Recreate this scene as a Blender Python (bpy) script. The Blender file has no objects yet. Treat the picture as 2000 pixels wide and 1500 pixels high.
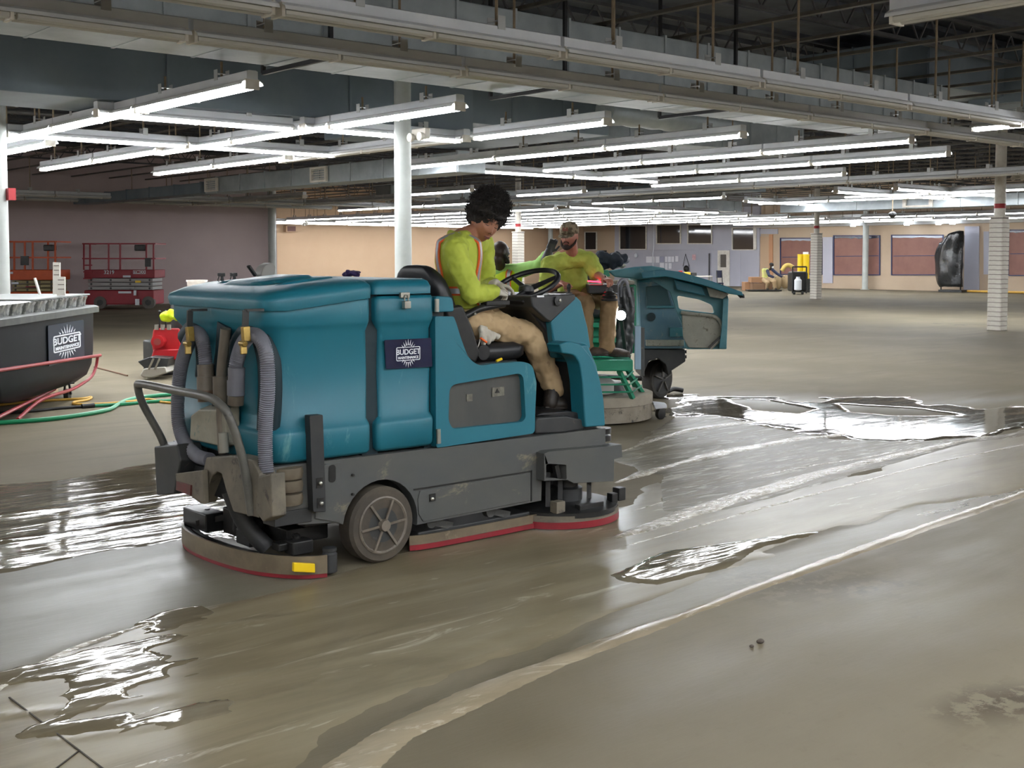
import bpy, bmesh, math, random
import numpy as np
from mathutils import Vector, Matrix
from mathutils.geometry import tessellate_polygon
random.seed(7); RNG = np.random.RandomState(7)
SC = bpy.context.scene; COL = SC.collection; PI = math.pi
# ------------------------------------------------------------------ camera
# world axes follow the building: X and Y along its two wall directions, Z up, camera above the origin
FPX, PCX, PCY, CAMH = 2320.0, 1000.0, 640.0, 1.6
YAW = math.radians(49.2); PITCH = math.atan((PCY-500)/FPX)
cd = bpy.data.cameras.new('camera'); cam = bpy.data.objects.new('camera', cd); COL.objects.link(cam)
cam.location = (0, 0, CAMH); cam.rotation_euler = (PI/2-PITCH, 0, YAW-PI/2)
cd.sensor_width = 36; cd.lens = FPX/2000*36; cd.shift_y = -(750-PCY)/2000; cd.clip_end = 300
SC.camera = cam
# ------------------------------------------------------------------ world, exposure
w = bpy.data.worlds.new('world'); SC.world = w; w.use_nodes = True
w.node_tree.nodes['Background'].inputs[0].default_value = (.8, .85, .9, 1)
w.node_tree.nodes['Background'].inputs[1].default_value = 0.02
vs = SC.view_settings; vs.view_transform = 'Standard'; vs.look = 'None'; vs.gamma = 1; vs.use_curve_mapping = False
vs.exposure = 1.05
LAMP = 17.0          # emission of a lit tube
# ------------------------------------------------------------------ pixel of the 2000x1500 photograph -> point on a world plane
_F0 = Vector((math.cos(YAW), math.sin(YAW), 0)); _R = Vector((math.sin(YAW), -math.cos(YAW), 0)); _Z = Vector((0, 0, 1))
_F = _F0*math.cos(PITCH)-_Z*math.sin(PITCH); _U = _F0*math.sin(PITCH)+_Z*math.cos(PITCH)
def at(x, y, ax, v):
    r = _F+_R*((x-PCX)/FPX)-_U*((y-PCY)/FPX); c = Vector((0, 0, CAMH))
    return c+r*((v-c[ax])/r[ax])
def atX(v, *ps): return [at(x, y, 0, v) for x, y in ps]
def atY(v, *ps): return [at(x, y, 1, v) for x, y in ps]
def fl(x, y, z=0.0): return at(x, y, 2, z)
# ------------------------------------------------------------------ materials
def lin(c):
    return tuple(((v/255)/12.92 if v/255 <= .04045 else ((v/255+.055)/1.055)**2.4) for v in c)
MATS = {}
def mat(name, c, rough=.5, metal=0, c2=None, ns=6, amt=.5, bump=0, bs=60, stretch=None, emit=0, c3=None, dirt=0, ds=3, spec=.5, rvar=0, coat=0, edge=None):
    """c, c2, c3 in 0..255 sRGB; c2 blends in by large noise, c3 in patches (dirt)"""
    if name in MATS: return MATS[name]
    m = bpy.data.materials.new(name); m.use_nodes = True; nt = m.node_tree; N = nt.nodes; L = nt.links
    b = N['Principled BSDF']; col = lin(c)+(1,)
    b.inputs['Base Color'].default_value = col; b.inputs['Roughness'].default_value = rough
    b.inputs['Metallic'].default_value = metal; b.inputs['Specular IOR Level'].default_value = spec
    if coat: b.inputs['Coat Weight'].default_value = coat; b.inputs['Coat Roughness'].default_value = .15
    tc = N.new('ShaderNodeTexCoord'); vec = tc.outputs['Object']
    if stretch:
        mp = N.new('ShaderNodeMapping'); mp.inputs['Scale'].default_value = stretch; L.new(vec, mp.inputs[0]); vec = mp.outputs[0]
    out = None
    def noise(s, d=6, r=.6, di=0):
        n = N.new('ShaderNodeTexNoise'); n.inputs['Scale'].default_value = s; n.inputs['Detail'].default_value = d
        n.inputs['Roughness'].default_value = r; n.inputs['Distortion'].default_value = di; L.new(vec, n.inputs['Vector']); return n.outputs[0]
    def ramp(src, a, bb):
        r = N.new('ShaderNodeMapRange'); r.interpolation_type = 'SMOOTHSTEP'
        r.inputs[1].default_value = a; r.inputs[2].default_value = bb; L.new(src, r.inputs[0]); return r.outputs[0]
    def mix(f, a, bb):
        x = N.new('ShaderNodeMix'); x.data_type = 'RGBA'
        L.new(f, x.inputs[0]) if not isinstance(f, float) else setattr(x.inputs[0], 'default_value', f)
        if isinstance(a, tuple): x.inputs[6].default_value = a
        else: L.new(a, x.inputs[6])
        x.inputs[7].default_value = bb; return x.outputs[2]
    cur = col
    if c2:
        f = ramp(noise(ns), .5-amt/2, .5+amt/2); cur = mix(f, cur, lin(c2)+(1,))
        if rvar:
            mr = N.new('ShaderNodeMapRange'); mr.inputs[3].default_value = rough-rvar; mr.inputs[4].default_value = rough+rvar
            L.new(f, mr.inputs[0]); L.new(mr.outputs[0], b.inputs['Roughness'])
    if c3:
        f = ramp(noise(ds, 8, .7, .4), .62-dirt, .72-dirt*.6); cur = mix(f, cur, lin(c3)+(1,))
    if not isinstance(cur, tuple): L.new(cur, b.inputs['Base Color'])
    if bump:
        bn = N.new('ShaderNodeBump'); bn.inputs['Strength'].default_value = bump; bn.inputs['Distance'].default_value = .01
        L.new(noise(bs, 4), bn.inputs['Height']); L.new(bn.outputs[0], b.inputs['Normal'])
    if emit:
        b.inputs['Emission Color'].default_value = col; b.inputs['Emission Strength'].default_value = emit
    MATS[name] = m; return m
# ------------------------------------------------------------------ mesh builder (world coordinates in, one object out)
class MB:
    def __init__(s): s.v = []; s.f = []
    def add(s, vs, fs):
        o = len(s.v); s.v += [tuple(p) for p in vs]; s.f += [tuple(i+o for i in q) for q in fs]; return s
    def box(s, a, b):
        x0, y0, z0 = [min(a[i], b[i]) for i in range(3)]; x1, y1, z1 = [max(a[i], b[i]) for i in range(3)]
        return s.add([(x0,y0,z0),(x1,y0,z0),(x1,y1,z0),(x0,y1,z0),(x0,y0,z1),(x1,y0,z1),(x1,y1,z1),(x0,y1,z1)],
            [(0,3,2,1),(4,5,6,7),(0,1,5,4),(1,2,6,5),(2,3,7,6),(3,0,4,7)])
    def obox(s, c, d, R=None):
        c = Vector(c); h = [x/2 for x in d]; t = MB().box((-h[0],-h[1],-h[2]), (h[0],h[1],h[2]))
        return s.add([c+((R @ Vector(p)) if R else Vector(p)) for p in t.v], t.f)
    def bar(s, a, b, w, h=None):
        a = Vector(a); b = Vector(b); d = b-a; q = d.to_track_quat('Z', 'Y').to_matrix()
        return s.obox((a+b)/2, (w, h or w, d.length), q)
    def loft(s, rings, cap=True, closed=True):
        n = len(rings[0]); o = len(s.v)
        for r in rings: s.v += [tuple(p) for p in r]
        m = n if closed else n-1
        for i in range(len(rings)-1):
            for j in range(m):
                k = (j+1) % n; s.f.append((o+i*n+j, o+i*n+k, o+(i+1)*n+k, o+(i+1)*n+j))
        if cap and closed:
            s.f.append(tuple(o+j for j in reversed(range(n)))); s.f.append(tuple(o+(len(rings)-1)*n+j for j in range(n)))
        return s
    def tube(s, pts, r, seg=10, cap=True, rib=0, ribh=0.0, closed=False):
        pts = [Vector(p) for p in pts]; n = len(pts); rings = []
        rr = r if isinstance(r, (list, tuple)) else [r]*n
        up = None
        for i, p in enumerate(pts):
            if closed: d = pts[(i+1) % n]-pts[i-1]
            else: d = pts[min(i+1, n-1)]-pts[max(i-1, 0)]
            if d.length < 1e-9: d = Vector((0,0,1))
            d.normalize()
            if up is None: up = Vector((0,0,1)) if abs(d.z) < .9 else Vector((1,0,0))
            up = (up-d*up.dot(d)); up.normalize(); q = d.cross(up)
            rings.append([p+(up*math.cos(2*PI*k/seg)+q*math.sin(2*PI*k/seg))*rr[i] for k in range(seg)])
        if closed:
            o = len(s.v)
            for g in rings: s.v += [tuple(p) for p in g]
            for i in range(n):
                for j in range(seg):
                    k = (j+1) % seg; i2 = (i+1) % n; s.f.append((o+i*seg+j, o+i*seg+k, o+i2*seg+k, o+i2*seg+j))
            return s
        return s.loft(rings, cap)
    def cyl(s, a, b, r, seg=16, r2=None): return s.tube([a, b], [r, r if r2 is None else r2], seg)
    def lathe(s, prof, c, axis='Z', seg=32, cap=True):
        c = Vector(c); rings = []
        for r, h in prof:
            g = []
            for k in range(seg):
                a = 2*PI*k/seg; x, y = r*math.cos(a), r*math.sin(a)
                g.append(c+(Vector((x, y, h)) if axis == 'Z' else Vector((x, h, y)) if axis == 'Y' else Vector((h, x, y))))
            rings.append(g)
        return s.loft(rings, cap)
    def ell(s, c, r, seg=16, rings=10, R=None):
        c = Vector(c); g = []
        for i in range(rings+1):
            t = PI*(i+.02)/(rings+.04) if 0 < i < rings else (.03 if i == 0 else PI-.03)
            g.append([c+((R @ Vector((r[0]*math.sin(t)*math.cos(a), r[1]*math.sin(t)*math.sin(a), r[2]*math.cos(t)))) if R else
                Vector((r[0]*math.sin(t)*math.cos(a), r[1]*math.sin(t)*math.sin(a), r[2]*math.cos(t)))) for a in [2*PI*k/seg for k in range(seg)]])
        return s.loft(g)
    def prism(s, outer, d, holes=()):
        """outer and holes: lists of 3-D points in one plane, d: extrusion vector"""
        loops = [[Vector(p) for p in outer]]+[[Vector(p) for p in h] for h in holes]; d = Vector(d)
        nrm = Vector((0,0,0)); L0 = loops[0]
        for i in range(len(L0)): nrm += L0[i].cross(L0[(i+1) % len(L0)])
        fl_ = nrm.dot(d) > 0
        flat = [p for l in loops for p in l]; n = len(flat); o = len(s.v)
        s.v += [tuple(p) for p in flat]+[tuple(p+d) for p in flat]
        if len(loops) == 1:
            t = [tuple(range(n))]
        else:
            t = tessellate_polygon(loops)
        for q in t:
            q = tuple(q)
            if len(loops) > 1:
                a, b, c = [flat[i] for i in q]; same = (b-a).cross(c-a).dot(d) > 0
            else: same = fl_
            if same: s.f.append(tuple(o+i for i in reversed(q))); s.f.append(tuple(o+n+i for i in q))
            else: s.f.append(tuple(o+i for i in q)); s.f.append(tuple(o+n+i for i in reversed(q)))
        k = 0
        for li, l in enumerate(loops):
            m = len(l); nn = Vector((0,0,0))
            for i in range(m): nn += l[i].cross(l[(i+1) % m])
            pos = (nn.dot(d) > 0) == (li == 0)
            for i in range(m):
                a = o+k+i; b = o+k+(i+1) % m
                s.f.append((a, b, b+n, a+n) if pos else (b, a, a+n, b+n))
            k += m
        return s
LOCS = {}
def setp(o, **k):
    for a, b in k.items():
        if b is not None: o[a] = b
def thing(name, label, cat, loc=(0,0,0), group=None, rz=0):
    o = bpy.data.objects.new(name, None); COL.objects.link(o); o.location = loc; o.rotation_euler = (0,0,rz); o.empty_display_size = .1
    setp(o, label=label, category=cat, group=group); LOCS[o.name] = Vector(loc); return o
def mesh_from(name, v, f, m, sharp=35, smooth=True):
    me = bpy.data.meshes.new(name); me.from_pydata(v, [], f); me.update()
    if m is not None:
        for x in (m if isinstance(m, (list, tuple)) else [m]): me.materials.append(x)
    if smooth:
        me.polygons.foreach_set('use_smooth', [True]*len(me.polygons))
        if sharp is not None:
            try: me.set_sharp_from_angle(angle=math.radians(sharp))
            except Exception: pass
    return me
def obj(name, mb, m, parent=None, bevel=0, seg=2, sharp=35, label=None, cat=None, group=None, kind=None, sub=0, smooth=True, recalc=False):
    """mb holds world coordinates; the object sits at its parent's origin, or at its own base centre when top-level"""
    v = [Vector(p) for p in mb.v]
    if parent is not None: org = LOCS[parent.name]
    else:
        xs = [p.x for p in v]; ys = [p.y for p in v]; zs = [p.z for p in v]
        org = Vector(((min(xs)+max(xs))/2, (min(ys)+max(ys))/2, min(zs)))
    me = mesh_from(name, [tuple(p-org) for p in v], mb.f, m, None if bevel else sharp, smooth)
    if recalc:
        bm = bmesh.new(); bm.from_mesh(me); bmesh.ops.recalc_face_normals(bm, faces=bm.faces); bm.to_mesh(me); bm.free()
    o = bpy.data.objects.new(name, me); COL.objects.link(o)
    if parent is not None: o.parent = parent; LOCS[o.name] = org
    else: o.location = org; LOCS[o.name] = org
    if bevel:
        bv = o.modifiers.new('bevel', 'BEVEL'); bv.width = bevel; bv.segments = seg; bv.limit_method = 'ANGLE'; bv.angle_limit = math.radians(32); bv.harden_normals = True
    if sub: sb = o.modifiers.new('sub', 'SUBSURF'); sb.levels = sub; sb.render_levels = sub
    setp(o, label=label, category=cat, group=group, kind=kind); return o
def struct(name, mb, m, **k): return obj(name, mb, m, kind='structure', **k)
def copy_tree(o, loc=None, rz=None, parent=None, mats=None):
    c = o.copy(); COL.objects.link(c)
    if parent is not None: c.parent = parent
    if loc is not None: c.location = loc
    if rz is not None: c.rotation_euler.z = rz
    for ch in o.children: copy_tree(ch, parent=c)
    return c
def spline(pts, n=8, closed=False):
    """Catmull-Rom through the points"""
    P = [Vector(p) for p in pts]; out = []; m = len(P)
    for i in range(m if closed else m-1):
        g = (lambda k: P[k % m]) if closed else (lambda k: P[max(0, min(m-1, k))])
        a, b, c, d = g(i-1), g(i), g(i+1), g(i+2)
        for j in range(n):
            t = j/n
            out.append(.5*((2*b)+(c-a)*t+(2*a-5*b+4*c-d)*t*t+(3*b-a-3*c+d)*t**3))
    if not closed: out.append(P[-1])
    return out
def rrect(x0, y0, x1, y1, r, n=5):
    """rounded rectangle corner points (2-D), r one radius or four (x0y0, x1y0, x1y1, x0y1)"""
    r = r if isinstance(r, (list, tuple)) else [r]*4; o = []
    for (cx, cy, a0, rr) in ((x0+r[0], y0+r[0], PI, r[0]), (x1-r[1], y0+r[1], 1.5*PI, r[1]), (x1-r[2], y1-r[2], 0, r[2]), (x0+r[3], y1-r[3], PI/2, r[3])):
        for k in range(n+1):
            a = a0+PI/2*k/n; o.append((cx+rr*math.cos(a), cy+rr*math.sin(a)))
    return o
def roundpoly(P, r, n=4):
    """round the corners of a polygon of Vectors with radius-like cut r (or per-corner list)"""
    P = [Vector(p) for p in P]; m = len(P); o = []
    for i in range(m):
        a, b, c = P[i-1], P[i], P[(i+1) % m]; rr = r[i] if isinstance(r, (list, tuple)) else r
        rr = min(rr, (a-b).length*.45, (c-b).length*.45)
        if rr < 1e-4: o.append(b); continue
        s = b+(a-b).normalized()*rr; e = b+(c-b).normalized()*rr
        for k in range(n+1):
            t = k/n; o.append(s*(1-t)**2+b*2*t*(1-t)+e*t*t)
    return o
# numpy value noise
_T = RNG.rand(256, 256)
def vnoise(x, y):
    xi = np.floor(x).astype(int); yi = np.floor(y).astype(int); xf = x-xi; yf = y-yi
    u = xf*xf*(3-2*xf); v = yf*yf*(3-2*yf); g = lambda a, b: _T[a % 256, b % 256]
    return (g(xi, yi)*(1-u)+g(xi+1, yi)*u)*(1-v)+(g(xi, yi+1)*(1-u)+g(xi+1, yi+1)*u)*v
def fbm(x, y, o=4):
    s = 0; a = .5
    for i in range(o): s = s+a*vnoise(x+17*i, y+31*i); x = x*2.03; y = y*2.03; a *= .5
    return s
def polysd(px, py, poly):
    """signed distance to polygon, positive inside"""
    d = np.full(px.shape, 1e9); ins = np.zeros(px.shape, bool); n = len(poly)
    for i in range(n):
        ax, ay = poly[i]; bx, by = poly[(i+1) % n]; ex, ey = bx-ax, by-ay
        t = np.clip(((px-ax)*ex+(py-ay)*ey)/(ex*ex+ey*ey+1e-12), 0, 1)
        d = np.minimum(d, np.hypot(px-ax-t*ex, py-ay-t*ey))
        if ay != by: ins ^= ((ay > py) != (by > py)) & (px < (bx-ax)*(py-ay)/(by-ay)+ax)
    return np.where(ins, d, -d)
def textobj(name, body, size, loc, R, m, parent=None, ext=.001, bold=0):
    """flat lettering as a mesh"""
    c = bpy.data.curves.new(name, 'FONT'); c.body = body; c.size = size; c.extrude = ext; c.align_x = 'CENTER'; c.align_y = 'CENTER'; c.offset = bold; c.resolution_u = 3
    t = bpy.data.objects.new('tmp', c); COL.objects.link(t); bpy.context.view_layer.update()
    me = bpy.data.meshes.new_from_object(t); COL.objects.unlink(t); bpy.data.objects.remove(t)
    me.materials.clear(); me.materials.append(m); me.transform(Matrix.Translation(loc) @ R.to_4x4())
    mb = MB(); mb.v = [tuple(v.co) for v in me.vertices]; mb.f = [tuple(p.vertices) for p in me.polygons]
    return obj(name, mb, m, parent, smooth=False)
# ------------------------------------------------------------------ palette
m_conc = None
m_purple = mat('mauve_paint', (190,174,172), .75, c2=(178,162,161), ns=.5, amt=.6)
m_beige = mat('peach_paint', (196,168,138), .7, c2=(186,157,128), ns=.4, amt=.7)
m_beige2 = mat('tan_paint', (190,170,146), .7, c2=(180,159,136), ns=.5)
m_blue = mat('blue_grey_paint', (184,184,194), .65, c2=(174,174,186), ns=.6)
m_white = mat('white_paint', (188,193,189), .45, c2=(172,177,173), ns=3, bump=.05)
m_offw = mat('slat_white', (226,222,212), .5, c2=(205,198,186), ns=8)
m_fix = mat('fixture_enamel', (226,229,233), .35, c2=(208,212,217), ns=2, spec=.6)
m_refl = mat('reflector_enamel', (232,234,234), .3)
m_lampoff = mat('tube_off', (205,203,196), .2)
m_lit = mat('tube_lit', (250,252,255), .3, emit=LAMP)
m_galv = mat('galvanised_steel', (176,184,186), .45, .4, c2=(148,156,160), ns=2.5, amt=.5, bump=.03, bs=8)
m_duct = mat('blue_duct_steel', (128,140,148), .5, .2, c2=(106,118,128), ns=1.2, amt=.6)
m_deck = mat('roof_deck', (100,104,112), .8, c2=(74,78,86), ns=1.5, c3=(96,92,84), dirt=.02, ds=1.2)
m_steel = mat('dark_joist_paint', (92,93,94), .65, c2=(74,74,76), ns=4)
m_chan = mat('channel_steel', (112,108,100), .5, .3, c2=(92,88,80), ns=5)
m_rod = mat('tan_hanger', (150,132,106), .5, .1, c2=(122,106,84), ns=9)
m_tin = mat('bright_bracket', (190,192,190), .35, .5)
m_black = mat('black_plastic', (26,27,29), .5)
m_red = mat('red_band', (168,42,48), .5)
m_glass = mat('dark_glass', (24,27,34), .06, spec=.8)
m_paper = mat('brown_masking_paper', (142,100,88), .6, c2=(128,88,78), ns=1.5, amt=.5, bump=.1, bs=3)
m_tape = mat('blue_tape', (44,56,96), .5)
m_plasticfilm = mat('clear_film', (150,160,176), .15, spec=.8)
# ------------------------------------------------------------------ setting: walls, deck
WU, WB = 50.3, 51.5       # window wall plane (X), back wall plane (Y)
def siding(mb, axis, v, a0, a1, z0, z1, step, d, sgn=-1):
    """lapped horizontal boards on plane axis=v, outer face leaning"""
    z = z0
    while z < z1-.01:
        z2 = min(z+step, z1)
        if axis == 0: q = [(v, a0, z), (v, a1, z), (v+sgn*d, a0, z), (v+sgn*d, a1, z), (v, a0, z2), (v, a1, z2)]
        else: q = [(a0, v, z), (a1, v, z), (a0, v+sgn*d, z), (a1, v+sgn*d, z), (a0, v, z2), (a1, v, z2)]
        mb.add(q, [(0,2,3,1),(2,4,5,3),(0,4,2),(1,3,5)]); z = z2
    return mb
struct('wall_left', MB().box((-8,37.8,0),(21.2,38.1,5.2)).box((21.2,37.8,0),(21.5,WB,5.2)), m_purple, label='mauve painted wall behind the scissor lifts')
b = MB().box((21.2,WB,0),(WU,WB+.3,5.2)); struct('wall_back', b, m_beige, label='peach painted back wall')
for k, z in enumerate((2.85, 2.2)): struct('trim_%d' % (k+1), MB().box((21.5,WB-.02,z),(WU-.3,WB-.001,z+.03)), m_beige)
WBl = WU-.12; VB0 = at(1482,560,0,WBl).y; VB1 = WB
struct('wall_blue', MB().box((WBl,VB0,0),(WBl+.3,VB1,5.2)), m_blue, label='blue-grey office wall')
Vpeach = at(1200,560,0,WBl).y
sd = siding(MB(), 0, WBl, Vpeach, VB1, 0, 3.4, .1, .03); obj('peach_siding', sd, m_beige2, kind='structure')
sd = siding(MB(), 0, WBl, VB0+1.2, Vpeach, 0, 1.95, .1, .03); obj('blue_siding', sd, m_blue, kind='structure')
struct('wall_right', MB().box((WU,-10,0),(WU+.3,VB0,5.2)), m_beige2, label='tan wall with papered windows')
struct('trim_3', MB().box((WU-.5,-10,3.05),(WU,VB0,3.6)), mat('soffit', (206,204,200), .6))
struct('wall_front', MB().box((-8,-10.3,0),(WU,-10,5.2)).box((-8.3,-10,0),(-8,35,5.2)), m_beige)
# roof deck: ribbed sheet
b = MB(); dk = []
y = -10.0
b.box((-8,-10,5.2),(WU,WB,5.3)); struct('ceiling', b, m_deck, label='dark ribbed roof deck')
b = MB(); y = -9.0
while y < WB: b.box((-8,y,5.12),(WU,y+.1,5.2)); y += .9
obj('deck_rib', b, m_deck, kind='structure')
# open-web joists along X, every 2.4 m in Y
jp = None
def joist(y):
    t = thing('roof_joist', 'dark open-web steel joist under the roof deck, one of many alike', 'joist', (0,y,4.75), 'open-web joists under the roof deck')
    global jp
    return t
def make_joist():
    t = joist(4.0)
    obj('chord', MB().box((0,3.97,5.05),(48,4.03,5.1)), m_steel, t); obj('chord', MB().box((0,3.97,4.62),(48,4.03,4.67)), m_steel, t)
    wv = MB()
    for k in range(80):
        x = k*.6; wv.bar((x,4,4.65),(x+.3,4,5.06),.022); wv.bar((x+.3,4,5.06),(x+.6,4,4.65),.022)
    obj('web', wv, m_steel, t, smooth=False, kind='stuff'); return t
J0 = make_joist()
for k in range(1, 18): c = copy_tree(J0, loc=(0, 4+2.6*k, 4.75))
# ceiling channels along Y at z 4.1, every 4 ft in X
C0 = thing('ceiling_channel', 'tan-grey steel channel hung below the roof joists, one of many alike', 'channel', (5.65,4,4.1), 'steel channels carrying the light rods')
obj('channel', MB().box((5.63,4,4.1),(5.67,50.5,4.14)).box((5.615,4,4.1),(5.685,50.5,4.107)), m_chan, C0)
xs = [5.65+1.22*k for k in range(-3, 36)]
for x in xs:
    if abs(x-5.65) < .01: continue
    copy_tree(C0, loc=(x, 4, 4.1))
# pipes along X
for i, (y, z, r, lab) in enumerate(((10.55,4.22,.022,'thin grey sprinkler pipe running right, nearer of the pair below the joists'), (10.95,4.25,.03,'thicker grey sprinkler pipe running right, farther of the pair below the joists'),
        (14.3,4.25,.025,'thin grey pipe beyond the dark duct'), (20.5,4.0,.04,'grey pipe crossing far above the lit rows'))):
    mb = MB().cyl((1,y,z),(46,y,z),r,8)
    for x in range(3, 45, 3): mb.cyl((x,y,z),(x,y,z+.5),.006,5)
    obj('pipe', mb, m_steel, label=lab, cat='pipe')
# ------------------------------------------------------------------ ducts
def duct(lab, a, b, m, along='X', seam=1.22, cat='duct', vent=None, diag=False):
    """rectangular duct from corner a to corner b with standing seams; parts: body, seam (each)"""
    x0, y0, z0 = a; x1, y1, z1 = b
    t = thing('air_duct', lab, cat, ((x0+x1)/2,(y0+y1)/2,z0))
    obj('duct_body', MB().box(a, b), m, t, bevel=.01)
    s0, s1 = (x0, x1) if along == 'X' else (y0, y1); s = s0+.02; first = None; k = 0
    while s < s1:
        c = (s, y0-.016, z0-.004) if along == 'X' else (x0-.016, s, z0-.004)
        e = (s+.03, y1+.018, z1+.018) if along == 'X' else (x1+.018, s+.03, z1+.018)
        if first is None: first = obj('seam', MB().box(c, e), m_galv if m is m_galv else m, t)
        else:
            d = first.copy(); COL.objects.link(d); d.location = (k*seam, 0, 0) if along == 'X' else (0, k*seam, 0)
        s += seam; k += 1
    return t
tA = duct('big galvanised duct with seams, above the two unlit front rows', (1.2,9.2,3.42), (16.5,10.25,4.08), m_galv, seam=.75)
for x in (2.9, 5.75, 8.6, 11.4):      # trapeze hangers
    obj('trapeze_hanger', MB().bar((x,9.12,3.36),(x,10.33,3.36),.04).bar((x,9.12,3.36),(x,9.12,4.9),.035).bar((x,10.33,3.36),(x,10.33,4.9),.035), m_black, tA)
tB = duct('dark blue-grey duct passing behind the round white column', (1.0,12.62,3.28), (10.2,13.9,4.05), m_duct, seam=2.4)
for x in (5.2, 7.4): obj('duct_brace', MB().bar((x,12.7,3.25),(x+.15,13.8,3.25),.035), m_galv, tB)
tC = duct('dark branch duct dropping beyond the end of the blue-grey duct', (10.2,13.0,3.45), (13.2,16.4,4.1), m_duct, seam=1.0)
duct('galvanised branch duct above the lit rows right of centre', (14.6,13.9,3.55), (19.5,15.0,4.15), m_galv, seam=.8)
duct('blue-grey wide duct high on the right, before its elbow box', (16.6,9.6,4.2), (19.0,12.1,4.9), m_duct, along='Y', seam=1.3)
tE = duct('blue-grey elbow box of the high right duct', (18.9,9.2,4.1), (20.3,10.2,5.0), m_duct, seam=.9)
def cone_mesh(x0, x1, y, z, r0, r1):
    mb = MB(); rings = []
    for k in range(15):
        t = k/14; x = x0+(x1-x0)*t; r = r0+(r1-r0)*t+(.02 if k % 2 else 0)
        rings.append([(x, y+r*math.cos(2*PI*j/20), z+r*math.sin(2*PI*j/20)) for j in range(20)])
    return mb.loft(rings)
obj('round_duct', cone_mesh(12.4, 15.2, 12.3, 3.72, .2, .2), m_galv, label='ribbed round duct running right below the front rows', cat='duct')
# low galvanised duct left of the column (runs along Y)
tG = duct('low galvanised duct with square vents, left of the round column', (12.6,16.0,3.03), (13.2,25.4,3.38), m_galv, along='Y', seam=1.1)
for yv in (20.4, 25.0):
    fr = obj('vent', MB().prism([(12.58,yv-.3,3.06),(12.58,yv+.3,3.06),(12.58,yv+.3,3.36),(12.58,yv-.3,3.36)], (-.05,0,0), [[(12.58,yv-.24,3.1),(12.58,yv+.24,3.1),(12.58,yv+.24,3.32),(12.58,yv-.24,3.32)]]), m_offw, tG)
    for k in range(5): obj('louver', MB().box((12.54,yv-.24,3.115+.045*k),(12.56,yv+.24,3.13+.045*k)), m_offw, tG)
duct('dark continuation of the low duct at far left', (12.6,25.6,3.05), (13.1,33.5,3.3), m_duct, along='Y', seam=1.4)
tH = duct('low galvanised duct with a vent, far right above the papered windows', (30.1,13.2,2.92), (30.7,22.3,3.24), m_galv, along='Y', seam=1.6)
obj('vent', MB().prism([(30.08,17.2,2.95),(30.08,18.1,2.95),(30.08,18.1,3.22),(30.08,17.2,3.22)], (-.06,0,0), [[(30.08,17.3,3.0),(30.08,18.0,3.0),(30.08,18.0,3.17),(30.08,17.3,3.17)]]), m_offw, tH)
duct('wide grey duct far right behind the lit rows', (24.9,19.5,3.3), (25.7,27.5,3.6), m_duct, along='Y', seam=1.2)
duct('long grey duct crossing in the far middle', (21.0,30.0,3.36), (38.0,30.8,3.76), m_galv, seam=1.5)
# ------------------------------------------------------------------ strip lights
DUCTS = [(1.2,9.2,16.5,10.25,3.42),(1,12.62,10.2,13.9,3.28),(10.2,13,13.2,16.4,3.45),(14.6,13.9,19.5,15,3.55),(24.5,19.5,25.3,27.5,3.3),(21,30,38,30.8,3.36),(12.3,16,13,25.4,3.3),(12.6,25.6,13.1,33.5,3.3),(29.3,13.2,30.1,22.3,3.3)]
def make_fixture(lit, top, name='strip_light'):
    """an 8 ft strip along local X, tube centre z 3.13"""
    t = thing(name, 'x', 'light', (0,0,3.13))
    L = 2.40
    obj('housing', MB().prism([(.02,-.055,3.19),(.02,.055,3.19),(.02,.055,3.262),(.02,.035,3.27),(.02,-.035,3.27),(.02,-.055,3.262)], (L,0,0)), m_fix, t)
    rf = MB()
    for s in (-1, 1): rf.prism([(.02,s*.05,3.19),(.02,s*.05,3.196),(.02,s*.105,3.166),(.02,s*.115,3.14),(.02,s*.109,3.14),(.02,s*.1,3.16)], (L,0,0))
    obj('reflector', rf, m_refl, t, recalc=True)
    lm = m_lit if lit else m_lampoff
    for s in (-1, 1):
        for h in (0, 1):
            x0 = .05+h*1.2
            obj('lamp_tube', MB().tube([(x0,s*.046,3.13),(x0+1.15,s*.046,3.13)], .024, 6), lm, t)
    for x in (.03, 1.215, 2.4): obj('lamp_holder', MB().box((x-.012,-.07,3.1),(x+.012,.07,3.19)), m_offw, t)
    for x in (.61, 1.83):
        hr = obj('hanger_rod', MB().cyl((x,0,3.26),(x,0,top),.012,6), m_rod, t)
        obj('bracket', MB().box((x-.035,-.062,3.24),(x+.035,-.058,3.34)).box((x-.035,.058,3.24),(x+.035,.062,3.34)).box((x-.035,-.06,3.3),(x+.035,.06,3.306)), m_tin, hr)
    return t
ORD = ['first','second','third','fourth','fifth','sixth','seventh','eighth','ninth','tenth','eleventh','twelfth','thirteenth','fourteenth','fifteenth','sixteenth']
PROTO = {}
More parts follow.
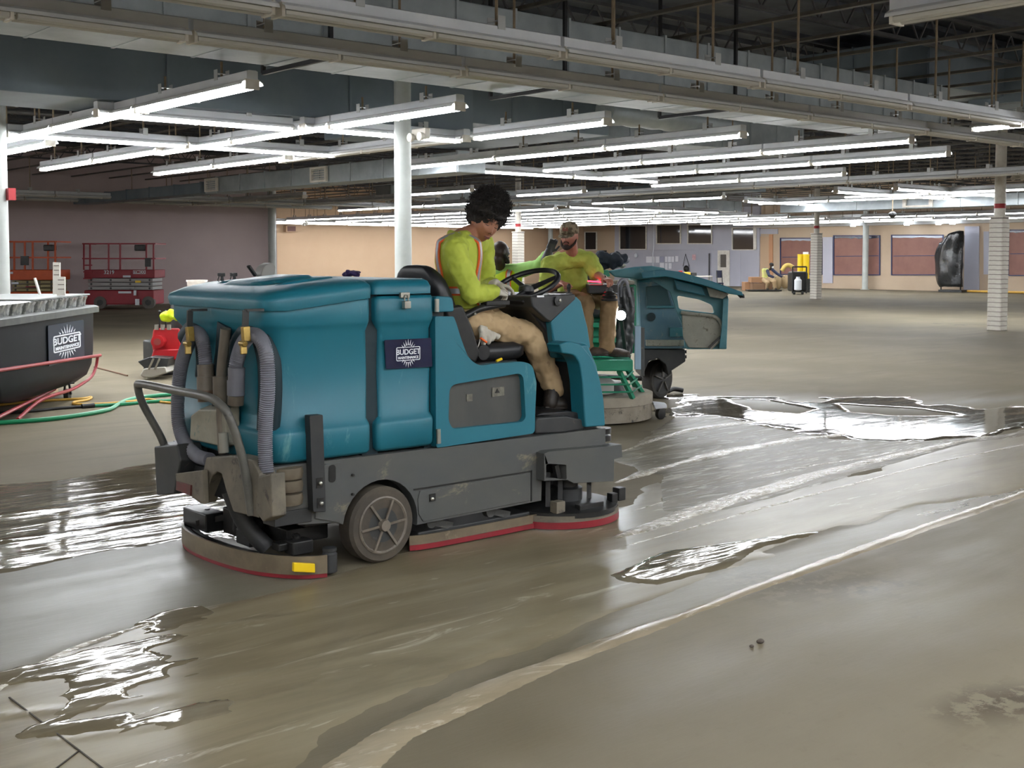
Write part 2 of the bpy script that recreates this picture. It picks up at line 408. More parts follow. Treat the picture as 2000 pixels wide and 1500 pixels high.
def row(dirn, const, a, b, lit, desc, z=3.13):
    if dirn == 'X': q_ = 5.04+1.22*round((a-5.04)/1.22); a, b = q_, q_+2.44*max(1, int(round((b-a)/2.44)))
    """a run of 8 ft strips from a to b (nearest end first)"""
    n = max(1, int(round((b-a)/2.44))); n = min(n, 16); step = (b-a)/n
    for k in range(n):
        s = a+k*step; q = (s, const-.15, s+2.44, const+.15) if dirn == 'X' else (const-.15, s, const+.15, s+2.44)
        dz = 3.13-z; top = dz+min([4.1]+[d[4] for d in DUCTS if q[0] < d[2] and q[2] > d[0] and q[1] < d[3] and q[3] > d[1]])
        key = (lit, top)
        if key not in PROTO: o = PROTO[key] = make_fixture(lit, top)
        else: o = copy_tree(PROTO[key])
        o.location = (s, const, z) if dirn == 'X' else (const, s, z); o.rotation_euler.z = 0 if dirn == 'X' else PI/2
        o['label'] = ('lit' if lit else 'unlit')+' strip light, '+(ORD[k]+' from near end of ' if n > 1 else 'alone in ')+(desc[4:] if desc.startswith('the ') else desc)
        o['group'] = ('lit' if lit else 'unlit')+' strip lights in '+desc
row('X', 6.72, 1.3, 20.8, False, 'the unlit row crossing nearest the camera')
row('X', 7.93, 1.0, 20.5, False, 'the second unlit row behind the nearest one')
row('Y', 5.30, 9.70, 19.4, True, 'the big lit row at upper left')
row('Y', 5.92, 16.5, 21.4, True, 'the short lit row cut by the left edge')
row('Y', 7.55, 16.6, 21.5, True, 'the lower lit row at left')
row('Y', 7.70, 9.72, 17.04, True, 'the lit row passing the round column')
row('Y', 9.57, 16.4, 21.3, True, 'the lower lit row left of the round column')
row('Y', 9.85, 9.70, 12.14, True, 'the row just right of the round column')
row('Y', 9.85, 12.3, 17.1, False, 'the row just right of the round column')
row('Y', 12.2, 9.60, 16.9, True, 'the lit row above the driver')
row('Y', 14.5, 8.60, 15.9, True, 'the lit row right of the driver')
row('Y', 16.8, 9.35, 16.7, True, 'the lit row above the teal door')
row('Y', 19.4, 12.9, 17.8, True, 'the lit row below the long right rows')
row('Y', 21.7, 7.0, 26.5, False, 'the long unlit row at right')
row('X', 12.75, 5.46, 7.9, True, 'the short cross row at left, nearer')
row('X', 12.55, 7.95, 10.4, True, 'the cross row beside the round column')
row('X', 15.65, 5.47, 10.35, True, 'the second cross row at left')
row('X', 16.8, 13.2, 18.1, True, 'the cross row above the driver')
row('X', 30.9, 6.0, 25.5, False, 'the long unlit cross row at left')
row('X', 33.2, 6.0, 20.6, False, 'the unlit cross row before the mauve wall')
row('Y', 17.6, 21.8, 24.2, True, 'the row left of the driver')
row('Y', 18.6, 24.4, 31.7, False, 'the unlit row left of the driver')
row('Y', 16.2, 27.0, 34.3, False, 'the unlit row above the red lift')
row('Y', 19.9, 20.4, 22.8, True, 'the row behind the driver hair')
row('Y', 21.9, 27.0, 34.3, True, 'a far lit row behind the driver')
row('Y', 24.6, 20.0, 24.9, True, 'the lit row above the capped man')
row('X', 27.2, 26.0, 33.3, True, 'far cross row beside the capped man')
row('X', 21.2, 27.6, 32.5, True, 'the cross row above the middle column')
row('X', 16.6, 24.2, 31.5, True, 'the farther cross row by the right column')
row('X', 15.0, 24.2, 29.1, True, 'the nearer cross row by the right column')
row('Y', 26.9, 13.0, 17.9, True, 'the lit row crossing by the right column')
row('Y', 28.4, 14.5, 21.8, True, 'the lit row over the right galvanised duct')
row('X', 11.8, 25.5, 32.8, True, 'the cross row at the right edge')
row('X', 13.6, 33.0, 40.3, True, 'the far cross row at the right edge')
for i, x in enumerate((26.4, 28.9, 31.4, 33.9, 36.4, 38.9, 41.4)):
    row('Y', x, 28.4, 45.5, True, 'the '+ORD[i]+' far lit row before the blue wall')
row('X', 47.0, 25.5, 45.0, True, 'the farthest cross row before the peach wall')
row('X', 49.3, 27.5, 44.5, True, 'the last cross row at the peach wall')
row('Y', 44.5, 25.4, 37.6, True, 'the far row left of the middle column')
row('Y', 46.6, 20.2, 37.3, True, 'the farthest row before the papered windows')
row('Y', 41.5, 19.5, 26.8, True, 'the far row right of the middle column')
row('Y', 7.02, 1.9, 4.34, False, 'the top right corner')
row('Y', 13.7, 4.9, 7.34, True, 'the right edge above the right column')
# unseen rows added beside and behind the camera to light the foreground and ceiling
for i, (y, a, b) in enumerate(((2.0,-6,18),(-1.0,-6,24),(-4.5,-6,24))): row('X', y, a, b, True, 'the '+ORD[i]+' row behind the camera', 2.75)
for i, (x, a, b) in enumerate(((2.9,19,32),(.2,8,32),(-3.0,5,32))): row('Y', x, a, b, True, 'the '+ORD[i]+' row left of the frame', 2.85)
for i, (x, a, b) in enumerate(((24.3,-6,9),(30.0,-6,9),(37.0,-6,12),(43.0,-6,12))): row('Y', x, a, b, True, 'the '+ORD[i]+' row right of the frame', 2.85)
# ------------------------------------------------------------------ columns
def round_column(lab, x, y, r, top=4.9, box=False, band=True):
    t = thing('column', lab, 'column', (x,y,0))
    obj('shaft', MB().cyl((x,y,0),(x,y,top),r,32), m_white, t)
    obj('base_ring', MB().cyl((x,y,0),(x,y,.02),r*1.5,32), m_white, t)
    return t
def slat_column(lab, x, y, r=.1, s=.15, n=24):
    t = thing('column', lab, 'column', (x,y,0))
    obj('shaft', MB().cyl((x,y,2.4),(x,y,4.9),r,24), m_offw, t)
    obj('casing', MB().box((x-s+.012,y-s+.012,0),(x+s-.012,y+s-.012,2.42)), mat('slat_groove', (120,112,102), .7), t)
    obj('top_cap', MB().box((x-s-.01,y-s-.01,2.42),(x+s+.01,y+s+.01,2.45)), m_offw, t)
    obj('red_band', MB().cyl((x,y,2.62),(x,y,2.72),r+.004,24), m_red, t)
    h = 2.4/n; first = None
    for side in range(4):
        R = Matrix.Rotation(side*PI/2, 3, 'Z')
        for k in range(n):
            if first is None:
                mb = MB().box((x-s-.004,y-s+.005,.008),(x-s+.014,y+s-.005,h-.004)); first = obj('slat', mb, m_offw, t); LOC = first
            else:
                c = first.copy(); COL.objects.link(c); c.rotation_euler.z = side*PI/2; c.location = (0,0,k*h)
    return t
cA = round_column('tall round white column directly behind the driver\'s machine', 8.62, 12.05, .105)
_r = at(1,500,1,15.6); cL = round_column('white column cut off by the left edge, behind the cart', _r.x, 15.6, .105)
obj('red_tag', MB().box((_r.x+.06,15.42,2.3),(_r.x+.15,15.52,2.45)), m_red, cL)
c1 = fl(1947,645); slat_column('slatwall-clad white column with a red band at far right', c1.x, c1.y, .115)
c2 = fl(1593,584); slat_column('slatwall-clad column beside the yellow tank, middle of the far floor', c2.x, c2.y)
slat_column('slatwall-clad column behind the bald worker', 27.3, 31.3)
for px_, lab in ((532,'slender white pipe column at the end of the mauve wall'), (1075,'slender white pipe column left of the capped man'), (1690,'slender white pipe column between the papered windows')):
    p = at(px_,520,1,37.5) if px_ == 532 else at(px_,520,1,WB-.6) if px_ == 1075 else at(px_,520,0,WU-.4)
    round_column(lab, p.x, p.y, .14, 4.0)
def emlight(lab, p, s=1):
    t = thing('emergency_light', lab, 'emergency light', p)
    p = Vector(p); obj('box', MB().box((p.x-.04,p.y-.14,p.z),(p.x+.04,p.y+.14,p.z+.13)), m_offw, t, bevel=.012)
    for d in (-.1,.1):
        obj('lamp_head', MB().lathe([(.02,0),(.045,-.02),(.055,-.07),(.05,-.075)], (p.x-.05,p.y+d-.03,p.z+.02), 'X', 14), m_offw, t)
emlight('white twin-head emergency light on the round column', at(822,272,1,11.75))
emlight('white twin-head emergency light on the right slatwall column', at(1990,350,1,12.2))
emlight('white box emergency light above the middle slatwall column', at(1563,393,1,24.2))
emlight('small twin-head emergency light hung before the peach wall', at(597,440,1,46))
q = at(597,437,1,46); obj('hanger_rod', MB().cyl(q, (q.x,q.y,4.12), .015, 6), m_rod, bpy.data.objects['emergency_light.003'] if 'emergency_light.003' in bpy.data.objects else bpy.data.objects['emergency_light.002'])
# ------------------------------------------------------------------ floor
def grid_mesh(X, Y, Zf):
    nx, ny = len(X), len(Y); gx, gy = np.meshgrid(X, Y, indexing='ij'); z = Zf(gx, gy)
    v = np.stack([gx.ravel(), gy.ravel(), z.ravel()], 1); i = np.arange(nx-1)[:, None]*ny+np.arange(ny-1)[None, :]
    f = np.stack([i, i+ny, i+ny+1, i+1], -1).reshape(-1, 4); return v, f, gx, gy
def floor_material():
    m = bpy.data.materials.new('polished_concrete'); m.use_nodes = True; nt = m.node_tree; N = nt.nodes; L = nt.links; b = N['Principled BSDF']
    tc = N.new('ShaderNodeTexCoord')
    def mp(sc, rot=0):
        x = N.new('ShaderNodeMapping'); x.inputs['Scale'].default_value = sc; x.inputs['Rotation'].default_value = (0,0,rot); L.new(tc.outputs['Object'], x.inputs[0]); return x.outputs[0]
    def noise(v, s, d=6, r=.6, di=0):
        n = N.new('ShaderNodeTexNoise'); n.inputs['Scale'].default_value = s; n.inputs['Detail'].default_value = d; n.inputs['Roughness'].default_value = r; n.inputs['Distortion'].default_value = di; L.new(v, n.inputs['Vector']); return n.outputs[0]
    def rng(src, a, b_, c=0., d=1., sm=True):
        r = N.new('ShaderNodeMapRange'); r.interpolation_type = 'SMOOTHSTEP' if sm else 'LINEAR'
        for i, q in enumerate((a, b_, c, d)): r.inputs[i+1].default_value = q
        L.new(src, r.inputs[0]); return r.outputs[0]
    def mix(f, a, bb):
        x = N.new('ShaderNodeMix'); x.data_type = 'RGBA'; L.new(f, x.inputs[0])
        for i, q in ((6, a), (7, bb)):
            if isinstance(q, tuple): x.inputs[i].default_value = lin(q)+(1,)
            else: L.new(q, x.inputs[i])
        return x.outputs[2]
    def mul(a, bb, op='MULTIPLY'):
        x = N.new('ShaderNodeMath'); x.operation = op
        for i, q in ((0, a), (1, bb)):
            if isinstance(q, (int, float)): x.inputs[i].default_value = q
            else: L.new(q, x.inputs[i])
        return x.outputs[0]
    big = noise(mp((1,1,1)), .5, 5, .55, .3); st = noise(mp((.35,2.2,1)), 1.3, 7, .65, .4); fine = noise(mp((1,1,1)), 14, 6, .7)
    c = mix(rng(big, .35, .68), (112,104,87), (125,117,99)); c = mix(rng(st, .42, .72), c, (104,95,76)); c = mix(rng(fine, .55, .8, 0, .45), c, (95,87,70))
    at_ = N.new('ShaderNodeAttribute'); at_.attribute_name = 'damp'; sp = N.new('ShaderNodeSeparateColor'); L.new(at_.outputs['Color'], sp.inputs[0])
    damp = sp.outputs[0]; strip = sp.outputs[1]
    c = mix(mul(damp, .6), c, (84,76,57))
    c = mix(mul(strip, .85), c, (104,100,86))
    # spalled pits
    vo = N.new('ShaderNodeTexVoronoi'); vo.inputs['Scale'].default_value = 22; L.new(mp((1,1,1)), vo.inputs['Vector'])
    pit = mul(rng(noise(mp((1,1,1)), .45, 3), .66, .7), rng(noise(mp((1,1,1)), 5, 5), .5, .55)); c = mix(mul(pit, .6), c, (80,74,65))
    sp2 = rng(noise(mp((1,1,1)), 9, 6, .7), .42, .52); c = mix(mul(mul(sp.outputs[2], sp2), .85), c, (66,58,46))
    L.new(c, b.inputs['Base Color'])
    ro = mul(mul(damp, -.36), rng(st, .3, .7, .74, .6), 'ADD'); ro = mul(mul(strip, -.26), ro, 'ADD'); ro = mul(ro, .13, 'MAXIMUM'); L.new(ro, b.inputs['Roughness'])
    bn = N.new('ShaderNodeBump'); bn.inputs['Strength'].default_value = .10; bn.inputs['Distance'].default_value = .01
    L.new(mul(st, noise(mp((2,9,1)), 6, 5), 'ADD'), bn.inputs['Height']); L.new(bn.outputs[0], b.inputs['Normal'])
    L.new(mul(mul(damp, strip, 'MAXIMUM'), .34) if False else mul(mul(mul(damp, strip, 'MAXIMUM'), .30), .09, 'ADD'), b.inputs['Specular IOR Level'])
    return m
def W(*ps): return [tuple(fl(x, y))[:2] for x, y in ps]
DAMP = W((560,1520),(800,1400),(1190,1265),(1450,1165),(1700,1070),(2100,900),(2100,1250),(1700,1330),(1350,1540))
DAMP2 = W((560,1480),(1190,1200),(1250,1160),(1700,1010),(2050,890),(2050,960),(1210,1250),(640,1500))
STRIP = W((-150,1060),(370,1045),(500,1070),(640,1130),(560,1160),(440,1185),(220,1240),(-150,1380))
TRACK = W((1280,790),(1440,770),(1700,780),(2000,770),(2100,780),(1800,800))
X = np.concatenate([np.arange(-8, .5, .5), np.arange(.5, 9, .07), np.arange(9, 22, .2), np.arange(22, WU+.4, 1.0)])
Y = np.concatenate([np.arange(-10, -1, .5), np.arange(-1, 9, .07), np.arange(9, 18, .2), np.arange(18, WB+.4, 1.0)])
v, f, gx, gy = grid_mesh(X, Y, lambda a, b: a*0)
n1 = (fbm(gx*1.5, gy*4)-.45)*.5
sst = lambda d, e: np.clip(d/e*.5+.5, 0, 1)
damp = np.maximum(sst(polysd(gx, gy, DAMP)+n1, .5)*(.55+.45*fbm(gx*2, gy*5)), sst(polysd(gx, gy, DAMP2)+n1*.1, .08))
strip = sst(polysd(gx, gy, STRIP)+n1*.1, .1)
damp = np.maximum(damp, .8*sst(polysd(gx, gy, TRACK)+n1, .6))
me = bpy.data.meshes.new('floor'); me.from_pydata(v.tolist(), [], f.tolist()); me.update(); me.materials.append(floor_material())
ca = me.color_attributes.new('damp', 'FLOAT_COLOR', 'POINT'); colr = np.ones((len(v), 4)); colr[:, 0] = damp.ravel(); colr[:, 1] = strip.ravel(); colr[:, 2] = np.maximum(sst(polysd(gx, gy, W((1835,1388),(1900,1350),(2000,1340),(2100,1345),(2100,1395),(1860,1412)))+n1*.25, .08), .6*sst(polysd(gx, gy, W((1360,1110),(1700,1120),(1720,1160),(1500,1165)))+n1*.5, .2)).ravel(); ca.data.foreach_set('color', colr.ravel())
o = bpy.data.objects.new('floor', me); COL.objects.link(o); o['kind'] = 'structure'; o['label'] = 'bare polished concrete floor'
# ------------------------------------------------------------------ slurry and water sheets
def wet_material(name, c1, c2, rough, bump, sc, rot=0, foam=(186,178,160), fa=.62, spec=.5):
    m = bpy.data.materials.new(name); m.use_nodes = True; nt = m.node_tree; N = nt.nodes; L = nt.links; b = N['Principled BSDF']
    tc = N.new('ShaderNodeTexCoord'); mp = N.new('ShaderNodeMapping'); mp.inputs['Scale'].default_value = sc; mp.inputs['Rotation'].default_value = (0,0,rot); L.new(tc.outputs['Object'], mp.inputs[0])
    def noise(s, d=5, r=.55, di=.6):
        n = N.new('ShaderNodeTexNoise'); n.inputs['Scale'].default_value = s; n.inputs['Detail'].default_value = d; n.inputs['Roughness'].default_value = r; n.inputs['Distortion'].default_value = di; L.new(mp.outputs[0], n.inputs['Vector']); return n.outputs[0]
    a = noise(1.2, 7, .6, 1.2)
    r = N.new('ShaderNodeMapRange'); r.inputs[1].default_value = .4; r.inputs[2].default_value = .62; L.new(a, r.inputs[0])
    x = N.new('ShaderNodeMix'); x.data_type = 'RGBA'; L.new(r.outputs[0], x.inputs[0]); x.inputs[6].default_value = lin(c1)+(1,); x.inputs[7].default_value = lin(c2)+(1,)
    r2 = N.new('ShaderNodeMapRange'); r2.interpolation_type = 'SMOOTHSTEP'; r2.inputs[1].default_value = fa; r2.inputs[2].default_value = fa+.1; r2.inputs[4].default_value = .55; L.new(noise(2.6, 8, .65, 1.5), r2.inputs[0])
    y = N.new('ShaderNodeMix'); y.data_type = 'RGBA'; L.new(r2.outputs[0], y.inputs[0]); L.new(x.outputs[2], y.inputs[6]); y.inputs[7].default_value = lin(foam)+(1,)
    L.new(y.outputs[2], b.inputs['Base Color']); b.inputs['Roughness'].default_value = rough; b.inputs['IOR'].default_value = 1.33; b.inputs['Specular IOR Level'].default_value = spec
    bn = N.new('ShaderNodeBump'); bn.inputs['Strength'].default_value = bump; bn.inputs['Distance'].default_value = .01; L.new(noise(3.2, 4, .5, .8), bn.inputs['Height']); L.new(bn.outputs[0], b.inputs['Normal'])
    return m
def sheet(name, label, poly, m, z=.004, cell=.035, edge=.1, wob=.12, ripple=.0, rs=(3, 14), lines=(), cat='puddle', holes=()):
    poly = [tuple(q)[:2] for q in poly]
    P = np.array(poly); x0, y0 = P.min(0)-.2; x1, y1 = P.max(0)+.2
    X = np.arange(x0, x1, cell); Y = np.arange(y0, y1, cell); v, f, gx, gy = grid_mesh(X, Y, lambda a, b: a*0)
    sd = polysd(gx, gy, poly)+(fbm(gx*2.2, gy*5)-.47)*wob*2
    for h in holes: sd = np.minimum(sd, -polysd(gx, gy, h)+(fbm(gx*3, gy*6)-.47)*.1)
    hgt = z*np.clip(sd/.05, 0, 1)**.5
    low = np.clip(sd*.08, -.02, 0)
    rp = (fbm(gx*rs[0], gy*rs[1], 3)-.45)*ripple*np.clip(sd/.1, 0, 1)
    for (ln, wd, am) in lines:      # raised slurry ridges along poly-lines
        d = np.full(gx.shape, 1e9)
        for i in range(len(ln)-1):
            (ax, ay), (bx, by) = ln[i], ln[i+1]; ex, ey = bx-ax, by-ay
            t = np.clip(((gx-ax)*ex+(gy-ay)*ey)/(ex*ex+ey*ey), 0, 1); d = np.minimum(d, np.hypot(gx-ax-t*ex, gy-ay-t*ey))
        d = d+(fbm(gx*5, gy*5)-.45)*wd*.8
        rp = rp+am*np.exp(-(d/wd)**2)*(.6+.8*fbm(gx*9, gy*22))
    v[:, 2] = (np.where(sd > 0, np.maximum(hgt+rp, .0006), low)).ravel()
    ok = (sd > 0).ravel()[f].any(1); f = f[ok]; used = np.unique(f); mapi = -np.ones(len(v), int); mapi[used] = np.arange(len(used))
    v2 = v[used]; f2 = mapi[f]; org = Vector((float(v2[:, 0].mean()), float(v2[:, 1].mean()), 0)); v2 = v2-np.array(org)
    me = bpy.data.meshes.new(name); me.from_pydata(v2.tolist(), [], f2.tolist()); me.update(); me.materials.append(m); me.polygons.foreach_set('use_smooth', [True]*len(me.polygons))
    o = bpy.data.objects.new(name, me); COL.objects.link(o); o.location = org; setp(o, label=label, category=cat, kind='stuff'); return o
m_slur = wet_material('brown_slurry', (112,102,80), (130,120,97), .28, .14, (.5,2.6,1), .0, fa=.6, spec=.3)
m_water = wet_material('grey_water', (84,76,62), (104,96,80), .05, .07, (.5,3.2,1), .0, foam=(170,166,158), fa=.66)
m_water3 = wet_material('rippled_water', (100,91,72), (122,113,94), .06, .24, (.5,3.2,1), 0, foam=(170,166,158), fa=.66)
m_foam = wet_material('foamy_slurry', (92,84,67), (116,107,88), .36, .6, (.8,5,1), 0, foam=(206,200,186), fa=.53, spec=.26)
m_ridge = wet_material('slurry_ridge', (134,122,100), (150,138,116), .2, .5, (1,3,1), 0, fa=.55)
S1 = W((-200,1420),(0,1345),(130,1270),(300,1215),(440,1185),(560,1160),(650,1128),(760,1085),(1000,1030),(1240,990),(1290,930),(1290,1000),(1400,1000),(1640,940),(1900,860),(2100,820),(2100,920),(1960,965),(1800,985),(1600,1045),(1400,1120),(1270,1175),(1200,1198),(1000,1270),(700,1400),(520,1510),(300,1620),(-200,1620))
L1 = [W((1180,1075),(1400,1010),(1600,955),(1800,905),(2000,860)), W((1200,1060),(1360,1000),(1500,955),(1700,920)), W((1170,1120),(1300,1095),(1500,1040),(1640,990)),
      W((300,1245),(500,1215),(900,1140),(1200,1080)), W((700,1340),(900,1270),(1150,1180),(1200,1150)), W((0,1400),(200,1380),(330,1360)), W((100,1450),(300,1420),(500,1370),(650,1330)), W((450,1330),(550,1310),(700,1250),(850,1215))]
sheet('slurry_film', 'wide film of wet brown concrete slurry in front of the near scrubber', S1, m_slur, z=.004, cell=.03, ripple=.003, rs=(1.6, 9), lines=[(L1[3],.015,.004),(L1[4],.04,.003),(L1[5],.02,.006),(L1[6],.02,.004),(L1[7],.02,.004)])
S2 = W((1270,800),(1330,790),(1300,772),(1440,772),(1520,776),(1620,790),(1600,775),(1760,776),(1820,790),(1930,800),(2100,790),(2100,815),(1950,850),(1800,862),(1640,858),(1500,835),(1400,812),(1310,815))
S2H = [W((1420,778),(1500,783),(1590,800),(1560,808),(1470,800)), W((1640,790),(1800,800),(1880,812),(1760,812),(1660,805))]
sheet('wash_water', 'bright sheet of wash water across the floor in front of the green grinder', S2, m_water, z=.006, cell=.045, ripple=.002, rs=(2.2, 5), wob=.28, holes=S2H)
S6 = W((1190,900),(1270,850),(1320,815),(1400,812),(1500,835),(1640,858),(1800,862),(1950,850),(2100,815),(2100,842),(1880,868),(1640,935),(1420,995),(1300,1000),(1290,930))
sheet('foamy_slurry', 'streaky foamy slurry between the near scrubber and the bright water', S6, m_foam, z=.005, cell=.035, ripple=.008, rs=(2.2, 9), wob=.08)
S3 = W((-200,958),(100,940),(290,905),(420,890),(560,900),(620,1000),(560,1060),(380,1045),(200,1075),(0,1120),(-200,1160))
sheet('wash_water', 'white-gleaming water behind the near scrubber, at left', S3, m_water3, z=.006, cell=.035, ripple=.007, rs=(2, 7), wob=.1, lines=[(W((0,1010),(200,985),(380,960)),.05,.01),(W((0,1060),(200,1035),(380,1010)),.04,.008)])
S4 = W((600,1530),(640,1495),(760,1415),(900,1350),(1080,1285),(1200,1240),(1400,1170),(1600,1095),(1800,1025),(2100,925),(2100,937),(1800,1040),(1600,1110),(1400,1185),(1210,1258),(1100,1300),(930,1380),(800,1440),(720,1520))
sheet('slurry_ridge', 'long thin ridge of pale slurry running diagonally across the near floor', S4, m_ridge, z=.008, cell=.018, ripple=.008, rs=(6, 20), wob=.02)
S5 = W((1180,1125),(1300,1075),(1480,1050),(1640,1032),(1500,1070),(1420,1110),(1290,1145),(1220,1140))
sheet('wash_water', 'bright rippled water patch right of the side brush', S5, m_water3, z=.011, cell=.025, ripple=.006, rs=(3, 26), wob=.05)
def ribbon(lab, pts, m, z=.013, rip=.016, wob=.012, cell=.016):
    """a raised streak of slurry: pts are (x, y, half width in metres)"""
    P = spline([Vector((fl(x, y).x, fl(x, y).y, w)) for x, y, w in pts], 6); L = []; Rr = []
    for i, p in enumerate(P):
        d = (P[min(i+1,len(P)-1)]-P[max(i-1,0)]); d.z = 0; d.normalize(); n = Vector((-d.y, d.x, 0)); w_ = max(p.z, .003)
        L.append((p.x+n.x*w_, p.y+n.y*w_)); Rr.append((p.x-n.x*w_, p.y-n.y*w_))
    sheet('foam_streak', lab, L+Rr[::-1], m, z=z, cell=cell, ripple=rip, rs=(7, 16), wob=wob)
m_streak = wet_material('foam_streak', (132,124,106), (190,183,168), .07, 1.0, (5,9,1), 0, foam=(214,208,196), fa=.5)
ribbon('broad curling foam streak nearest the red side brush', [(1200,1052,.02),(1290,1022,.07),(1400,985,.10),(1520,950,.10),(1640,916,.08),(1800,880,.05),(1930,852,.02)], m_streak, wob=.05)
ribbon('thin foam line below the broad curling streak', [(1160,1085,.01),(1300,1046,.018),(1450,1004,.02),(1640,953,.022),(1850,900,.02),(2020,866,.02)], m_streak)
ribbon('thin foam line above the broad curling streak', [(1232,1000,.008),(1400,952,.018),(1560,915,.02),(1700,893,.02),(1820,866,.01)], m_streak)
ribbon('curling foam band halfway to the green grinder', [(1200,944,.02),(1330,905,.07),(1500,868,.09),(1640,850,.06),(1700,842,.02)], m_streak, wob=.06)
ribbon('short foam band beside the green grinder skirt', [(1205,885,.02),(1330,845,.06),(1450,826,.05),(1540,818,.02)], m_streak, wob=.05)
ribbon('thin bright water edge of the slurry at far left', [(-60,1385,.01),(0,1345,.014),(130,1272,.018),(300,1217,.016),(430,1186,.006)], m_streak)
ribbon('thin bright line crossing the slurry at lower left', [(160,1418,.006),(250,1405,.014),(345,1368,.012)], m_streak)
ribbon('thin bright line at the bottom left edge of the slurry', [(260,1500,.006),(330,1484,.012),(385,1467,.006)], m_streak)
S7 = W((60,1300),(200,1250),(345,1216),(352,1300),(350,1390),(200,1410),(80,1420))
sheet('wash_water', 'broken glinting water patches on the slurry at lower left', S7, m_water3, z=.008, cell=.018, ripple=.005, rs=(3, 12), wob=.62)
for p, s in (((1485,1256),.02), ((1468,1264),.012)):
    q = fl(*p); obj('grit_crumb', MB().ell((q.x,q.y,s*.4),(s,s*.7,s*.5),8,6), mat('crumb', (70,62,54), .8), label='small dark crumb on the near floor, '+('larger one' if s > .015 else 'smaller one'), cat='debris')

jt = MB()
for a, b in (((18,1362),(155,1466)), ((155,1466),(215,1512)), ((155,1466),(95,1512))): p_, q_ = fl(*a, .006), fl(*b, .006); jt.bar(p_, q_, .005, .004)
obj('floor_joint', jt, mat('joint_dark', (58,52,42), .7), kind='structure', label='saw-cut joint crossing the slurry at bottom left')
# ------------------------------------------------------------------ near scrubber
m_teal = mat('teal_plastic', (20,98,116), .46, c2=(30,108,124), ns=1.5, amt=.7, c3=(92,140,142), dirt=.03, ds=5, bump=.04, bs=25, spec=.5, rvar=.08, stretch=(1,1,.45))
m_tealr = mat('teal_plastic_rear', (30,90,98), .5, c2=(52,112,114), ns=2.5, amt=.6, c3=(128,146,136), dirt=.05, ds=4, stretch=(1,1,.4))
m_groove = mat('teal_recess_shade', (10,38,46), .6)  # near-black teal, the shade of recesses and gaps put into the colour
m_chas = mat('chassis_grey', (72,75,76), .5, c2=(84,84,80), ns=3, amt=.6, c3=(128,120,102), dirt=.03, ds=5, bump=.05, bs=30, stretch=(.6,.6,1))
m_dirty = mat('muddy_casting', (88,84,74), .6, c2=(122,114,98), ns=5, amt=.5, c3=(56,54,50), dirt=.06, ds=9, bump=.2, bs=30)
m_dark = mat('dark_grey_part', (40,42,44), .5, c2=(54,55,54), ns=6, c3=(88,82,72), dirt=.01, ds=7)
m_blk = mat('black_vinyl', (24,25,28), .42, c2=(32,33,36), ns=5, bump=.05, bs=60)
m_blk2 = mat('black_machinery', (18,19,20), .4, c2=(36,36,35), ns=8)
m_rub = mat('muddy_tyre', (84,76,64), .75, c2=(62,57,50), ns=8, bump=.1, bs=50)
m_hub = mat('muddy_hub', (92,84,74), .5, c2=(120,112,100), ns=12, c3=(60,54,48), dirt=.05, ds=20)
m_hose = mat('grey_hose', (122,124,134), .45, c2=(104,104,110), ns=4, c3=(112,98,80), dirt=.0, ds=3)
m_hosed = mat('muddy_hose', (112,104,92), .5, c2=(92,84,72), ns=6)
m_brass = mat('brass_latch', (168,142,72), .35, .6, c2=(138,112,58), ns=20)
m_redr = mat('red_rubber', (146,38,48), .35, c2=(120,34,42), ns=4)
m_band = mat('squeegee_metal', (132,120,98), .45, .2, c2=(104,94,78), ns=6, c3=(160,150,130), dirt=.02, ds=6)
m_yel = mat('yellow_plastic', (232,196,20), .4)
m_navy = mat('navy_decal', (26,30,58), .2, c2=(32,38,68), ns=3, spec=.6)
m_ink = mat('white_ink', (222,226,232), .5)
m_insert = mat('grey_insert', (62,64,63), .6, c2=(74,74,70), ns=5, c3=(92,88,78), dirt=.0, ds=4, stretch=(1,1,.3))
m_chrome = mat('worn_chrome', (176,176,168), .3, .8)
m_oldred = mat('faded_red', (104,44,42), .5, c2=(80,52,46), ns=20)
NV = 5.08; FV = 6.20; NC = (3.9, 5.64, 0)
S = thing('ride_on_scrubber', 'large teal ride-on floor scrubber in the foreground, driven by the curly-haired worker', 'floor scrubber', NC)
def planring(u0, u1, v0, v1, z, ins, r):
    p = rrect(u0+ins, v0+ins, u1, v1-ins, r, 6); return [(a, b, z(a) if callable(z) else z) for a, b in p]
TR = [.10, .03, .03, .10]
PROF = [(.58,.03),(.60,.004),(.72,0),(.738,.006),(.762,.034),(1.0,.028),(1.215,.034),(1.25,.010),(1.268,.0),(1.375,0),(1.392,.012)]
obj('recovery_tank', MB().loft([planring(2.84, 3.43, NV, FV, z, i, TR) for z, i in PROF]), m_teal, S, sharp=60)
def lidtop(a): return 1.395+max(0, min(1, (a-2.8)/.5))**.8*.062
LR = [.12,.03,.03,.12]
lr = [(1.335,-.02),(1.375,-.028),(None,-.02,.0),(None,.03,.02),(None,.10,.032)]
rings = []
for q in lr:
    if q[0] is not None: z = (lambda a, zz=q[0]: zz if a < 3.39 else zz+.05); ins = q[1]
    else: z = (lambda a, d=q[2]: lidtop(a)+d-.005); ins = q[1]
    rings.append(planring(2.84, 3.425, NV, FV, z, ins, LR))
ld = obj('tank_lid', MB().loft(rings), m_teal, S, sharp=60)
for yy, y2 in ((5.32,5.42),(5.93,5.84)): obj('lid_rib', MB().tube(spline([(2.9,yy,1.385),(3.05,yy,1.432),(3.2,(yy+y2)/2,1.452),(3.4,y2,1.462)],6), .03, 10), m_teal, ld)
